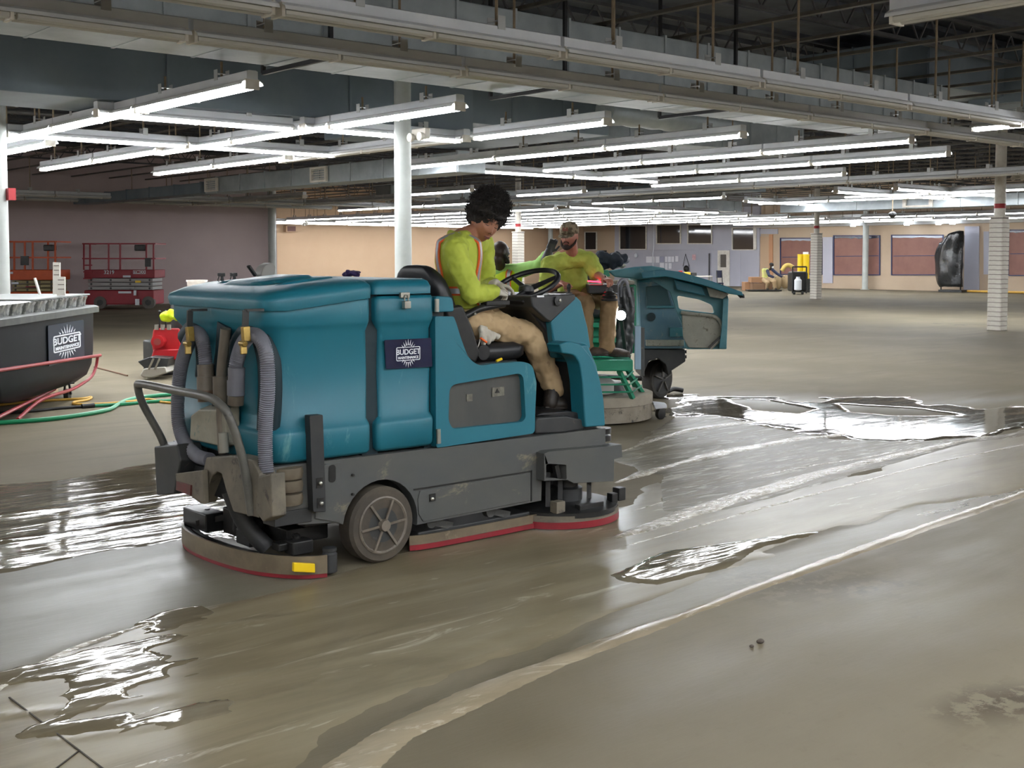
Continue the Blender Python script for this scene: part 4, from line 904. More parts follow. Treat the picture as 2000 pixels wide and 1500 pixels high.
def head_mb(mb, c, R, s=1, nose=1, jaw=1):
    NT, NP = 46, 56; rings = []; c = Vector(c)
    g = lambda y, z, y0, z0, sy, sz: math.exp(-((y-y0)/sy)**2-((z-z0)/sz)**2)
    for i in range(NT+1):
        t = PI*(i+.3)/(NT+.6); ring = []
        for j in range(NP):
            a = 2*PI*j/NP; dx, dy, dz = math.sin(t)*math.cos(a), math.sin(t)*math.sin(a), math.cos(t)
            x, y, z = .097*dx, .077*dy, .118*dz
            if z < 0:
                q = -z/.118; y *= 1-.30*q**1.4*jaw
                if x < 0: x *= 1-.55*q
                else: x *= 1-.06*q
            if dx > 0:
                w = min(1, dx*2.2)
                e = .022*g(y, z, 0, -.020, .011, .014)+.012*g(y, z, 0, .004, .009, .022)
                e *= nose
                e += .007*(g(y, z, .013, -.026, .008, .008)+g(y, z, -.013, -.026, .008, .008))
                e += .006*(g(y, z, .028, .036, .02, .009)+g(y, z, -.028, .036, .02, .009))
                e -= .011*(g(y, z, .031, .016, .017, .012)+g(y, z, -.031, .016, .017, .012))
                e += .006*(g(y, z, .031, .016, .012, .008)+g(y, z, -.031, .016, .012, .008))
                e += .005*(g(y, z, .046, -.012, .018, .02)+g(y, z, -.046, -.012, .018, .02))
                e += .007*g(y, z, 0, -.052, .02, .006)+.0075*g(y, z, 0, -.065, .017, .006)-.004*g(y, z, 0, -.0585, .024, .003)
                e += .009*g(y, z, 0, -.095, .022, .016)
                x += e*w
            ring.append(c+R @ Vector((x*s, y*s, z*s)))
        rings.append(ring)
    mb.loft(rings)
    for sy in (-1, 1): mb.ell(c+R @ Vector((-.008*s, sy*.078*s, 0)), (.018*s, .008*s, .03*s), 10, 8, R @ Matrix.Rotation(.15, 3, 'Y'))
    return mb
def face_parts(root, c, R, s, eyes='down', brow=None, lips=None, iris=None):
    P = lambda x, y, z: Vector(c)+R @ Vector((x*s, y*s, z*s))
    for sy in (-1, 1):
        if eyes == 'open':
            e = obj('eye', MB().ell(P(.0845, sy*.031, .016), (.010*s,.0125*s,.0075*s), 12, 8, R), mat('eye_white', (215,208,200), .2), root)
            obj('iris', MB().ell(P(.092, sy*.029, .016), (.004*s,.006*s,.006*s), 10, 6, R), iris or mat('iris', (40,28,20), .2), e)
        obj('lash_line', MB().tube([P(.088, sy*.018, .013), P(.0945, sy*.031, .0095 if eyes == 'down' else .022), P(.086, sy*.045, .013)], [.0012*s,.002*s,.001*s], 6), mat('lash', (22,16,14), .6), root)
        obj('eyebrow', MB().tube([P(.093, sy*.014, .036), P(.095, sy*.03, .042), P(.084, sy*.05, .036)], [.002*s,.0034*s,.0015*s], 8), brow, root)
        obj('nostril', MB().ell(P(.107, sy*.007, -.031), (.004*s,.003*s,.002*s), 8, 5, R), mat('lash', (22,16,14), .6), root)
    lp = MB()
    lp.ell(P(.097, 0, -.054), (.006*s,.021*s,.0045*s), 12, 6, R).ell(P(.0965, 0, -.0635), (.006*s,.018*s,.0055*s), 12, 6, R)
    obj('lips', lp, lips, root)
    obj('mouth_line', MB().tube([P(.094, -.022, -.0585), P(.1035, 0, -.0588), P(.094, .022, -.0585)], .0011*s, 6), MATS['lash'], root)
def hand_mb(mb, w, d, n, side, curl=(.3,.35,.4,.45), s=1, thumb=.5, spread=.05):
    """w wrist, d along the palm, n back of the hand, side = +1 thumb towards d x n"""
    w = Vector(w); d = Vector(d).normalized(); n = Vector(n); n = (n-d*n.dot(d)).normalized(); t = d.cross(n)*side
    Rm = Matrix((d, t, n)).transposed()
    mb.ell(w+d*.048*s, (.052*s,.040*s,.016*s), 14, 10, Rm); mb.ell(w+d*.07*s, (.03*s,.041*s,.014*s), 14, 8, Rm); caps(mb, w-d*.02*s, w+d*.03*s, .026*s, .024*s, 12)
    for k, (L, off) in enumerate(((.072,.030),(.080,.010),(.074,-.011),(.058,-.030))):
        p = w+d*.088*s+t*off*s; dd = (d+t*off*spread*20*.1).normalized(); a = 0; r = .0095*s
        pts = [w+d*.06*s+t*off*s, p]; cu = curl[k]
        for q in (.45,.3,.25):
            a += cu; v = dd*math.cos(a)-n*math.sin(a); p = p+v*L*q*s; pts.append(p)
        chain(mb, pts, [.010*s, r, r*.93, r*.86, r*.75], 8)
    p0 = w+d*.022*s+t*.026*s; v1 = (d*.62+t*.72-n*.2).normalized(); v2 = (d*.9+t*.25-n*thumb).normalized()
    chain(mb, [p0, p0+v1*.04*s, p0+v1*.04*s+v2*.03*s, p0+v1*.04*s+v2*.053*s], [.014*s,.012*s,.0105*s,.009*s], 8)
    return mb
TORSO = ((-.03,.115,.160),(.04,.125,.168),(.14,.110,.150),(.24,.112,.152),(.34,.122,.170),(.42,.118,.182),(.47,.100,.172),(.50,.07,.12),(.525,.05,.07))
KX = 1.0
def torso_mb(mb, o, R, s=1, k=1.0, z0=None, z1=None, bend=.0, L=1.0):
    rings = []
    for z, rx, ry in TORSO:
        if z0 is not None and z < z0: continue
        if z1 is not None and z > z1: continue
        c = Vector((bend*(z/.5)**2, 0, z*L))
        rings.append([Vector(o)+R @ (Vector((c.x+rx*k*KX*math.cos(a), ry*k*math.sin(a)*(1+.06*abs(math.sin(a))), c.z))*s) for a in [2*PI*j/28 for j in range(28)]])
    return mb.loft(rings)
m_skin1 = mat('skin_light_brown', (168,118,92), .5, c2=(152,102,80), ns=20, amt=.8, spec=.4)
m_skin2 = mat('skin_ruddy', (176,122,102), .5, c2=(160,106,90), ns=20, spec=.4)
m_skin3 = mat('skin_dark', (58,42,36), .45, c2=(46,33,28), ns=15, spec=.5)
m_lime = mat('lime_shirt', (184,196,74), .75, c2=(168,182,62), ns=6, amt=.6, bump=.12, bs=40)
m_lime2 = mat('lime_tshirt', (182,196,88), .78, c2=(166,182,76), ns=5, amt=.6, bump=.1, bs=40)
m_mint = mat('mint_sleeve', (158,206,112), .75, c2=(144,192,98), ns=5)
m_neon = mat('neon_vest', (206,232,24), .6, c2=(190,216,20), ns=5)
m_khaki = mat('khaki_trousers', (190,166,128), .8, c2=(172,146,108), ns=5, amt=.7, c3=(136,112,84), dirt=.0, ds=5, bump=.12, bs=30)
m_khaki2 = mat('tan_trousers', (150,124,88), .8, c2=(132,108,76), ns=5, amt=.7, bump=.12, bs=30)
m_orange = mat('orange_trim', (238,104,44), .6)
m_silver = mat('reflective_silver', (170,172,176), .35, .3)
m_glove = mat('white_glove', (196,192,180), .7, c2=(176,170,156), ns=12, bump=.1, bs=80)
m_shoe = mat('muddy_boot', (88,72,60), .7, c2=(66,54,46), ns=10, c3=(120,102,84), dirt=.02, ds=12)
m_shoeb = mat('black_shoe', (30,28,28), .5, c2=(60,52,44), ns=14)
m_hair = mat('black_hair', (20,17,17), .75, c2=(38,32,28), ns=30)
m_brow = mat('brow', (24,18,16), .8)
m_lip1 = mat('lips_brown', (146,88,78), .45); m_lip2 = mat('lips_pink', (150,92,84), .5)
def shoe(root, heel, fwd, m, s=1, up=Vector((0,0,1))):
    f = Vector(fwd).normalized(); l = up.cross(f); h = Vector(heel); mb = MB(); Rm = Matrix((f, l, up)).transposed()
    mb.ell(h+f*.10*s+up*.035*s, (.155*s,.05*s,.045*s), 16, 10, Rm).ell(h+f*.02*s+up*.06*s, (.06*s,.042*s,.065*s), 14, 10, Rm).ell(h+f*.19*s+up*.03*s, (.07*s,.052*s,.035*s), 14, 8, Rm)
    o = organic('shoe', mb, m, root, .008, 3)
    out = [h+f*x*s+l*y*s for x, y in ((-.045,-.03),(.03,-.042),(.12,-.045),(.2,-.052),(.25,-.03),(.262,0),(.25,.03),(.2,.05),(.12,.042),(.03,.04),(-.045,.03),(-.055,0))]
    obj('sole', MB().prism(out, up*.022*s), m_shoeb, o, bevel=.005)
def vest(root, o, R, s, k, m, L=1, bend=0, z0=.0, z1=.5, sx=.085, hz=.16):
    """hi-vis vest: shell plus retroreflective strips laid on it"""
    v = torso_mb(MB(), o, R, s, k, z0, z1, bend, L); vo = organic('vest', v, m, root, .010, 3, .006, .08)
    def strip(pts, w, mm, nm):
        mb = MB(); P = spline(pts, 5); rings = []
        for i, p in enumerate(P):
            d = (P[min(i+1,len(P)-1)]-P[max(i-1,0)]).normalized()
            c = Vector((bend*(p.z/L/.5)**2, 0, p.z)); nr = Vector(((p.x-c.x)/.0144, (p.y)/.03, 0))
            if p.z > .43*L: nr = nr+Vector((0,0,40*(p.z/L-.43)*3))
            nr.normalize(); sd = d.cross(nr).normalized()
            q = [p+sd*w/2+nr*.004, p-sd*w/2+nr*.004, p-sd*w/2-nr*.006, p+sd*w/2-nr*.006]
            rings.append([Vector(o)+R @ (a*s) for a in q])
        return obj(nm, mb.loft(rings), mm, vo, recalc=True, sharp=40)
    def surf(z, a, kk=k):
        zs = [t[0] for t in TORSO]; rx = np.interp(z, zs, [t[1] for t in TORSO]); ry = np.interp(z, zs, [t[2] for t in TORSO]); rr = kk+.035
        return Vector((bend*(z/.5)**2+rx*KX*rr*math.cos(a), ry*rr*math.sin(a)*(1+.06*abs(math.sin(a))), z*L))
    for sg in (-1, 1):
        pts = []
        for z in (.06,.14,.24,.34,.42,.465): ry = np.interp(z, [t[0] for t in TORSO], [t[2] for t in TORSO]); a = math.asin(min(.95, sx/(ry*k))); pts.append(surf(z, sg*a))
        top = Vector((bend*.9, sg*sx, .503*L)); back = []
        for z in (.465,.42,.34,.24,.14,.06): ry = np.interp(z, [t[0] for t in TORSO], [t[2] for t in TORSO]); a = math.asin(min(.95, sx/(ry*k))); back.append(surf(z, sg*(PI-a)))
        pth = pts+[top]+back
        strip(pth, .056, m_orange, 'orange_strip'); strip([p+Vector((0,0,.0))+(p-Vector((bend*.5,0,p.z))).normalized()*.0025+Vector((0,0,.003 if p.z > .45*L else 0)) for p in pth], .032, m_silver, 'silver_strip')
    ring = [surf(hz, a) for a in [2*PI*j/24 for j in range(25)]]
    strip(ring, .056, m_orange, 'orange_strip'); strip([p+(p-Vector((0,0,p.z))).normalized()*.0025 for p in ring], .032, m_silver, 'silver_strip')
    return vo
# ---- driver
KX = 1.12
hipN, hipF = at(918,626,1,5.46), at(940,616,1,5.68); kneN, kneF = at(1036,655,1,5.42), at(1062,634,1,5.66); ankN, ankF = at(1080,752,1,5.37), at(1100,745,1,5.52)
pelv = (hipN+hipF)/2+Vector((-.13,0,.02))
neck = at(903,450,1,5.57); D = thing('person', 'young driver with a black afro, lime shirt, vest and white gloves, looking down', 'person', (pelv.x, pelv.y, 1.08))
spz = (neck-pelv); SL = spz.length/.53; RT = frame(Vector((.80,-.6,0)), spz)
HR = frame(-_F0*.84+_R*.42-_Z*.36, _R*.34+_Z*.95); HC = at(947,436,1,5.53)
shN = at(888,490,1,5.40); shF = at(944,478,1,5.72); elN = at(921,574,1,5.30); wrN = at(968,570,1,5.33); elF = at(950,560,1,5.80); wrF = at(968,556,1,5.58)
b = MB(); head_mb(b, HC, HR, 1.0)
caps(b, neck-RT@Vector((0,0,.04)), HC+HR@Vector((-.03,0,-.06)), .058, .055); torso_mb(b, pelv, RT, SL, .86)
for h, k, a in ((hipN,kneN,ankN),(hipF,kneF,ankF)): chain(b, [h,k,a], [.07,.05,.038])
for q in ((shN,elN,wrN),(shF,elF,wrF)): chain(b, q, [.045,.036,.027])
organic('body', b, m_skin1, D, .0052, 2)
face_parts(D, HC, HR, 1.0, 'down', m_brow, m_lip1)
sh = MB(); torso_mb(sh, pelv, RT, SL, 1.02, -.04, .5)
chain(sh, [neck-RT@Vector((0,.03,.06)), shN, elN, elN+(wrN-elN)*.86], [.065,.073,.06,.046]); chain(sh, [neck-RT@Vector((0,-.03,.06)), shF, elF, elF+(wrF-elF)*.86], [.065,.07,.058,.045])
sh.tube(spline([neck+RT@Vector((.07*math.cos(a)-.0,.075*math.sin(a),-.05-.03*math.cos(a))) for a in [2*PI*k/12 for k in range(12)]],3,True), .022, 8, closed=True)
organic('shirt', sh, m_lime, D, .0075, 2, .022, .045)
vest(D, pelv, RT, SL, 1.10, m_lime, 1.0, 0, .0, .5, .10, .15)
tr = MB(); torso_mb(tr, pelv, RT, SL, 1.04, -.04, .05)
for h, k, a, m_ in ((hipN,kneN,ankN,1),(hipF,kneF,ankF,1)): chain(tr, [pelv+(h-pelv)*.6, h, (h+k)/2, k, (k+a)/2, a+(a-k).normalized()*.02], [.1,.098,.088,.078,.074,.068])
organic('trousers', tr, m_khaki, D, .0075, 2, .026, .05)
shoe(D, at(1073,799,1,5.34), (1,-.30,-.02), m_shoeb, .86); shoe(D, at(1092,778,1,5.46), (1,-.35,.03), m_shoe, .95)
for a_, q_, mm_ in ((ankN, at(1076,786,1,5.34), m_shoeb), (ankF, at(1098,762,1,5.47), m_shoe)): obj('boot_shaft', caps(MB(), a_, q_, .05, .05), mm_, D)
g = MB(); hand_mb(g, wrN, at(1000,574,1,5.40)-wrN, Vector((-.2,-.55,.85)), -1, (.02,.05,.9,1.0), 1.0, .3); chain(g, [wrN-(wrN-elN).normalized()*.05, wrN], [.038,.033]); organic('glove', g, m_glove, D, .0036, 2)
g = MB(); hand_mb(g, wrF, at(1000,563,1,5.50)-wrF, Vector((-.1,.3,1)), 1, (.5,.6,.7,.8), 1.0, .5); chain(g, [wrF-(wrF-elF).normalized()*.07, wrF], [.042,.036]); organic('glove', g, m_glove, D, .0036, 2)
# afro: dense core plus curly strands
HA = HC+HR@Vector((-.030,0,.075)); core = MB()
core.ell(HA, (.120,.128,.122), 20, 16, HR).ell(HA+HR@Vector((.02,0,-.03)), (.095,.115,.085), 18, 12, HR).ell(HA+HR@Vector((-.045,0,-.07)), (.075,.088,.07), 16, 12, HR).ell(HA+HR@Vector((.0,0,.06)), (.085,.095,.085), 16, 12, HR)
hc = organic('hair', core, m_hair, D, .006, 1, .03, .022)
cu = MB(); rn = random.Random(5)
for i in range(2600):
    v = Vector((rn.gauss(0,1), rn.gauss(0,1), rn.gauss(0,1))).normalized()
    if v.z < -.35 and v.x > -.2: continue
    if v.z < -.8: continue
    r0 = Vector((.118*v.x, .125*v.y, .124*v.z+(.02 if v.z > 0 else 0))); t1 = v.orthogonal().normalized(); t2 = v.cross(t1); ph = rn.random()*6.3; pts = []
    L = rn.uniform(.012,.034)
    for k in range(6):
        f_ = k/5; a = ph+f_*rn.uniform(4,7); pts.append(HA+HR@(r0*(.93)+v*L*f_+(t1*math.cos(a)+t2*math.sin(a))*.007))
    cu.tube(pts, .0013, 3, cap=False)
obj('hair_curls', cu, m_hair, D, sharp=None, kind='stuff')
# items hanging at his hip
p = at(952,662,1,5.36); hg = MB()
for k in range(4): caps(hg, at(940+6*k,640+4*k,1,5.36), at(944+9*k,672-5*k,1,5.35), .022, .017)
organic('hanging_glove', hg, m_glove, D, .006, 2, .02, .03)
obj('cord', MB().tube(spline(atY(5.33, (938,655),(936,670),(930,685),(921,702)),4), .003, 6), m_glove, D)
obj('tape_case', MB().lathe([(.02,-.015),(.045,-.015),(.045,.015),(.02,.015)], at(942,688,1,5.33), 'Y', 20), m_blk, D); p = at(944,664,1,5.32); obj('orange_marker', MB().cyl(p-Vector((.02,0,-.012)), p+Vector((.025,0,-.015)), .007, 8), m_orange, D)
textobj('back_lettering', 'STAFF', .05, at(853,474,1,5.5)+Vector((-.0,0,0)), Matrix(((Vector((.35,-.25,.9)).normalized()), Vector((-.6,.1,.3)), Vector((-.7,-.7,.0)))).transposed(), m_blk, D) if False else None
KX = 1.0
# ---- capped man on the grinder
E2 = thing('person', 'bearded man in a camouflage cap and lime T-shirt riding the green grinder', 'person', CP(1130,700,11.4))
h2 = CP(1112,462,11.45); R2 = frame(-_F0*.8-_R*.35-_Z*.1, _Z); pe2 = CP(1122,575,11.75); nk2 = CP(1117,494,11.6)
RT2 = frame(-_F0*.85+_R*.2, nk2-pe2); S2_ = (nk2-pe2).length/.53*1.06
kR, kL = CP(1143,592,11.25), CP(1190,588,11.3); aR, aL = CP(1143,676,11.15), CP(1185,678,11.15); hR, hL = CP(1108,582,11.75), CP(1142,580,11.75)
sR, sL = CP(1073,516,11.55), CP(1150,507,11.6); eR, eL = CP(1066,568,11.6), CP(1166,537,11.5); wR, wL = CP(1096,553,11.25), CP(1182,545,11.2)
b = MB(); head_mb(b, h2, R2, 1.02); caps(b, nk2-RT2@Vector((0,0,.04)), h2+R2@Vector((-.03,0,-.07)), .062, .06); torso_mb(b, pe2, RT2, S2_, .92)
for q in ((hR,kR,aR),(hL,kL,aL)): chain(b, q, [.07,.05,.04])
for q in ((sR,eR,wR),(sL,eL,wL)): chain(b, q, [.05,.043,.030])
hand_mb(b, wR, CP(1112,556,11.1)-wR, Vector((0,0,1))+_F0*-.2, -1, (.5,.55,.6,.6), 1, .6); hand_mb(b, wL, CP(1196,549,11.05)-wL, Vector((0,0,1)), 1, (.6,.7,.8,.8), 1, .6)
organic('body', b, m_skin2, E2, .0055, 2); face_parts(E2, h2, R2, 1.02, 'open', m_brow, m_lip2)
bd = MB(); Q = lambda x, y, z: h2+R2@Vector((x,y,z))
bd.tube(spline([Q(.01,-.074,-.02),Q(.035,-.07,-.055),Q(.07,-.045,-.088),Q(.095,0,-.108),Q(.07,.045,-.088),Q(.035,.07,-.055),Q(.01,.074,-.02)],5), [.006+.009*math.sin(PI*k/30) for k in range(31)], 10)
bd.tube(spline([Q(.088,-.028,-.062),Q(.098,-.02,-.045),Q(.105,0,-.041),Q(.098,.02,-.045),Q(.088,.028,-.062)],4), .0055, 8).ell(Q(.094,0,-.085), (.016,.03,.018), 12, 8, R2)
organic('beard', bd, mat('dark_beard', (44,32,28), .9), E2, .005, 2, .006, .01)
m_camo = mat('camouflage', (150,136,112), .85, c2=(96,84,64), ns=22, amt=.08, c3=(60,54,44), dirt=.06, ds=26)
cap_ = MB(); rings = []
for z, r in ((.02,1.0),(.05,1.02),(.08,.98),(.105,.86),(.125,.62),(.135,.3),(.138,.04)): rings.append([Q(-.004+.108*r*math.cos(a), .089*r*math.sin(a), z+.008) for a in [2*PI*k/28 for k in range(28)]])
co = obj('cap', cap_.loft(rings), m_camo, E2, sharp=None); obj('brim', MB().loft([[Q(.075+.095*math.sin(t)*1.0, .078*math.cos(t), zz-.025*math.sin(t)-.012*abs(math.cos(t))) for t in [PI*k/14 for k in range(15)]] for zz in (.034,.028)]+[[Q(.06, .07*math.cos(PI*k/14), .028) for k in range(15)], [Q(.06, .07*math.cos(PI*k/14), .034) for k in range(15)],[Q(.075+.095*math.sin(PI*k/14), .078*math.cos(PI*k/14), .034-.025*math.sin(PI*k/14)-.012*abs(math.cos(PI*k/14))) for k in range(15)]], closed=False), m_camo, co, recalc=True)
obj('cap_patch', MB().box((-.02,-.02,-.001),(.02,.02,.001)) if False else MB().prism([Q(.098,-.028,.06),Q(.098,.028,.06),Q(.088,.026,.092),Q(.088,-.026,.092)], R2@Vector((.010,0,.004))), mat('cap_patch', (134,82,66), .8), co)
sh = MB(); torso_mb(sh, pe2, RT2, S2_, 1.10, -.04, .5, 0)
chain(sh, [nk2-RT2@Vector((0,.0,.06)), sR, sR+(eR-sR)*.80], [.085,.086,.084]); chain(sh, [nk2-RT2@Vector((0,.0,.06)), sL, sL+(eL-sL)*.80], [.085,.086,.084])
organic('shirt', sh, m_lime2, E2, .0085, 2, .024, .05)
p = CP(1131,512,11.28); obj('chest_badge', MB().ell(p+Vector((0,0,0)), (.022,.022,.022), 12, 8), mat('olive_print', (140,158,58), .7), E2) if False else None
tr = MB(); torso_mb(tr, pe2, RT2, S2_, 1.08, -.04, .04)
for h, k, a in ((hR,kR,aR),(hL,kL,aL)): chain(tr, [pe2+(h-pe2)*.6, h, (h+k)/2, k, (k+a)/2, a], [.11,.108,.096,.086,.08,.076])
organic('trousers', tr, m_khaki2, E2, .0085, 2, .032, .07)
for a in (aR, aL): shoe(E2, a+Vector((0,0,-.085))+_F0*.04, -_F0*.55+_R*.75, m_shoe, 1.0)
obj('wrist_band', MB().tube([wL+(_F0*math.cos(a)+_Z*math.sin(a))*.034 for a in [2*PI*k/16 for k in range(16)]], .006, 6, closed=True), m_blk2, E2)
# ---- bald worker reaching right, behind
E3 = thing('person', 'bald bearded worker in neon vest and lime long sleeves, seen from behind, reaching right', 'person', CP(985,900,12.6))
h3 = CP(977,493,12.5); R3 = frame(_F0*.55+_R*.85+_Z*.05, _Z); f3 = CP(985,700,12.6); pe3 = CP(982,620,12.65); pe3.z = .95; nk3 = CP(978,514,12.6); nk3.z = 1.50
RT3 = frame(_F0*.9+_R*.45, nk3-pe3); S3_ = (nk3-pe3).length/.53
b = MB(); head_mb(b, h3, R3, 1.02); caps(b, nk3-RT3@Vector((0,0,.04)), h3+R3@Vector((-.03,0,-.07)), .062, .062); torso_mb(b, pe3, RT3, S3_, .9)
sR3, eR3, wR3 = nk3+_R*.17+Vector((0,0,-.06)), CP(1052,519,12.3), CP(1071,492,12.1); sL3 = nk3-_R*.16+_F0*.05+Vector((0,0,-.08)); eL3 = sL3+Vector((0,0,-.3))+_F0*.05; wL3 = eL3+_F0*.2+Vector((0,0,-.1))
chain(b, [sR3,eR3,wR3], [.05,.04,.03]); chain(b, [sL3,eL3,wL3], [.05,.04,.03]); hand_mb(b, wL3, _F0, _Z, 1)
legs = [(pe3+_R*s_*.1, pe3+_R*s_*.11+_F0*.03+Vector((0,0,-.43)), pe3+_R*s_*.12+Vector((0,0,-.86))) for s_ in (-1,1)]
for q in legs: chain(b, q, [.08,.055,.04])
organic('body', b, m_skin3, E3, .0065, 2); face_parts(E3, h3, R3, 1.02, 'open', m_brow, mat('lips_dark',(84,56,50),.5))
bd = MB(); Q3 = lambda x, y, z: h3+R3@Vector((x,y,z)); bd.tube(spline([Q3(.0,-.078,-.03),Q3(.04,-.07,-.07),Q3(.09,0,-.112),Q3(.04,.07,-.07),Q3(.0,.078,-.03)],5), .016, 10); organic('beard', bd, m_hair, E3, .006, 2, .008, .01)
tr = MB(); torso_mb(tr, pe3, RT3, S3_, 1.04, -.04, .05)
for q in legs: chain(tr, [q[0],q[1],q[2]], [.1,.085,.07])
organic('trousers', tr, m_khaki2, E3, .010, 3, .02, .08)
sh = MB(); torso_mb(sh, pe3, RT3, S3_, 1.02, -.04, .5)
chain(sh, [nk3-RT3@Vector((0,0,.07)), sR3, eR3, eR3+(wR3-eR3)*.75], [.08,.085,.066,.05]); chain(sh, [nk3-RT3@Vector((0,0,.07)), sL3, eL3, eL3+(wL3-eL3)*.8], [.08,.08,.06,.05])
organic('sleeves_shirt', sh, m_mint, E3, .009, 3, .016, .08); vest(E3, pe3, RT3, S3_, 1.12, m_neon, 1, 0, .0, .5, .11, .16)
for q in legs: shoe(E3, q[2]+Vector((0,0,-.09)), _F0+_R*.2, m_shoe)
g = MB(); hand_mb(g, wR3, Vector((0,0,1))+_R*.5, -_F0, 1, (.5,.5,.6,.6), 1.1, .6); chain(g, [wR3-Vector((0,0,.08))-_R*.03, wR3], [.046,.04]); organic('glove', g, m_dark, E3, .005, 2)
# ---- far worker bent over the sacks
E4 = thing('person', 'distant masked worker in a pale vest bending over tan sacks by the boxes', 'person', CP(1500,566,54))
R4 = frame(-_F0*.6+_R*.6-_Z*.3, _Z); h4 = CP(1507,519,54); pe4 = CP(1494,545,54.3); nk4 = CP(1504,526,54.1); RT4 = frame(-_F0*.7+_R*.6, nk4-pe4); S4_ = (nk4-pe4).length/.53
b = MB(); head_mb(b, h4, R4); caps(b, nk4, h4-Vector((0,0,.08)), .06, .06); torso_mb(b, pe4, RT4, S4_, .9)
q = [(CP(1499,529,54), CP(1502,538,53.6), CP(1510,541,53.4)), (CP(1509,527,54), CP(1517,534,53.8), CP(1526,540,53.6))]
for a in q: chain(b, a, [.06,.05,.04]); hand_mb(b, a[2], _R, _Z, 1)
l4 = [(pe4-_R*.1, CP(1500,552,53.6), CP(1498,563,53.8)), (pe4+_R*.12, CP(1512,550,53.5), CP(1514,563,53.6))]
for a in l4: chain(b, a, [.09,.07,.05])
organic('body', b, m_skin3, E4, .02, 1)
s4 = MB()
for a in q: chain(s4, a, [.075,.065,.055])
organic('navy_sleeves', s4, mat('navy_cloth', (28,34,62), .8), E4, .02, 1)
organic('vest', torso_mb(MB(), pe4, RT4, S4_, 1.1, 0, .5), mat('pale_vest', (206,200,140), .7, c2=(190,206,60), ns=2), E4, .02, 1)
t4 = MB()
for a in l4: chain(t4, a, [.12,.1,.08])
organic('trousers', t4, mat('tan_cloth', (170,146,112), .8), E4, .02, 1)
obj('face_mask', MB().ell(h4+R4@Vector((.085,0,-.045)), (.045,.06,.05), 12, 8, R4), m_ink, E4); obj('hair', MB().ell(h4+R4@Vector((-.02,0,.05)), (.105,.09,.085), 14, 10, R4), m_hair, E4)
for a in l4: shoe(E4, a[2]+Vector((0,0,-.06)), -_F0, m_shoeb)
# ------------------------------------------------------------------ green ride-on grinder (its frame stands along the camera's own azimuth)
CR = Matrix((_R, _F0, _Z)).transposed()
def RC(px, d): return (px-PCX)/FPX*d
def cw(r, d, z): return _R*r+_F0*d+_Z*z
def cbox(mb, r0, d0, z0, r1, d1, z1): return mb.obox(cw((r0+r1)/2,(d0+d1)/2,(z0+z1)/2), (abs(r1-r0),abs(d1-d0),abs(z1-z0)), CR)
def cpl(d, *ps): return [CP(x, y, d) for x, y in ps]
def pbox(mb, d, x0, y0, x1, y1, th): return mb.prism(cpl(d, (x0,y0),(x1,y0),(x1,y1),(x0,y1)), _F0*th)
m_green = mat('green_enamel', (20,128,96), .4, c2=(34,142,108), ns=4, c3=(110,150,130), dirt=.0, ds=8)
m_blut = mat('dusty_blue_panel', (78,118,140), .6, c2=(104,134,146), ns=3, amt=.6, c3=(140,150,144), dirt=.06, ds=7)
m_dteal = mat('dusty_teal', (48,112,126), .5, c2=(84,136,144), ns=3, c3=(134,150,144), dirt=.03, ds=5)
m_mudp = mat('muddy_panel', (140,140,130), .7, c2=(158,156,144), ns=8, c3=(100,96,86), dirt=.07, ds=16, bump=.3, bs=20)
m_skirt = mat('dusty_skirt', (168,160,144), .6, c2=(150,141,126), ns=4, c3=(92,86,78), dirt=.03, ds=9)
m_skirt2 = mat('stained_skirt', (156,147,132), .65, c2=(128,120,106), ns=6, c3=(66,64,60), dirt=.08, ds=11)
G = thing('ride_on_grinder', 'green and teal ride-on floor grinder with an open door, ridden by the capped man', 'floor grinder', cw(.9,12,0))
c = cw(.78,11.7,0)
obj('lower_skirt', MB().lathe([(.585,.015),(.60,.02),(.60,.165),(.585,.17)], c, 'Z', 48), m_skirt2, G)
obj('upper_skirt', MB().lathe([(.59,.165),(.61,.17),(.61,.262),(.59,.27),(.50,.27)], c, 'Z', 48), m_skirt, G)
mb = MB(); cbox(mb, .50,10.95,.535,1.12,11.85,.64); pl = obj('foot_platform', mb, m_green, G, bevel=.012)
mb = MB()
for a, b, w_ in ((cw(1.0,11.05,.53), cw(1.14,11.15,.26), .05), (cw(1.10,11.5,.53), cw(1.28,11.6,.26), .05), (cw(.55,11.05,.53), cw(.5,11.15,.26), .05), (cw(1.1,11.8,.6), cw(1.25,12.0,.28), .05)): obj('frame_leg', MB().bar(a, b, w_, .035), m_green, G, bevel=.004)
for z in (.33,.40,.47): obj('guard_rod', MB().tube([cw(.5,11.02,z), cw(1.05+(.53-z)*.4,11.06,z), cw(1.15+(.53-z)*.6,11.6,z)], .009, 6), m_green, G)
obj('drive_motor', MB().lathe([(.1,.27),(.16,.29),(.16,.4),(.1,.45)], cw(.82,11.35,0), 'Z', 20), mat('pale_motor', (176,176,172), .5), G)
obj('gear_case', MB().lathe([(.3,.26),(.34,.27),(.3,.36),(.12,.4)], cw(.78,11.7,0), 'Z', 24), m_blk2, G)
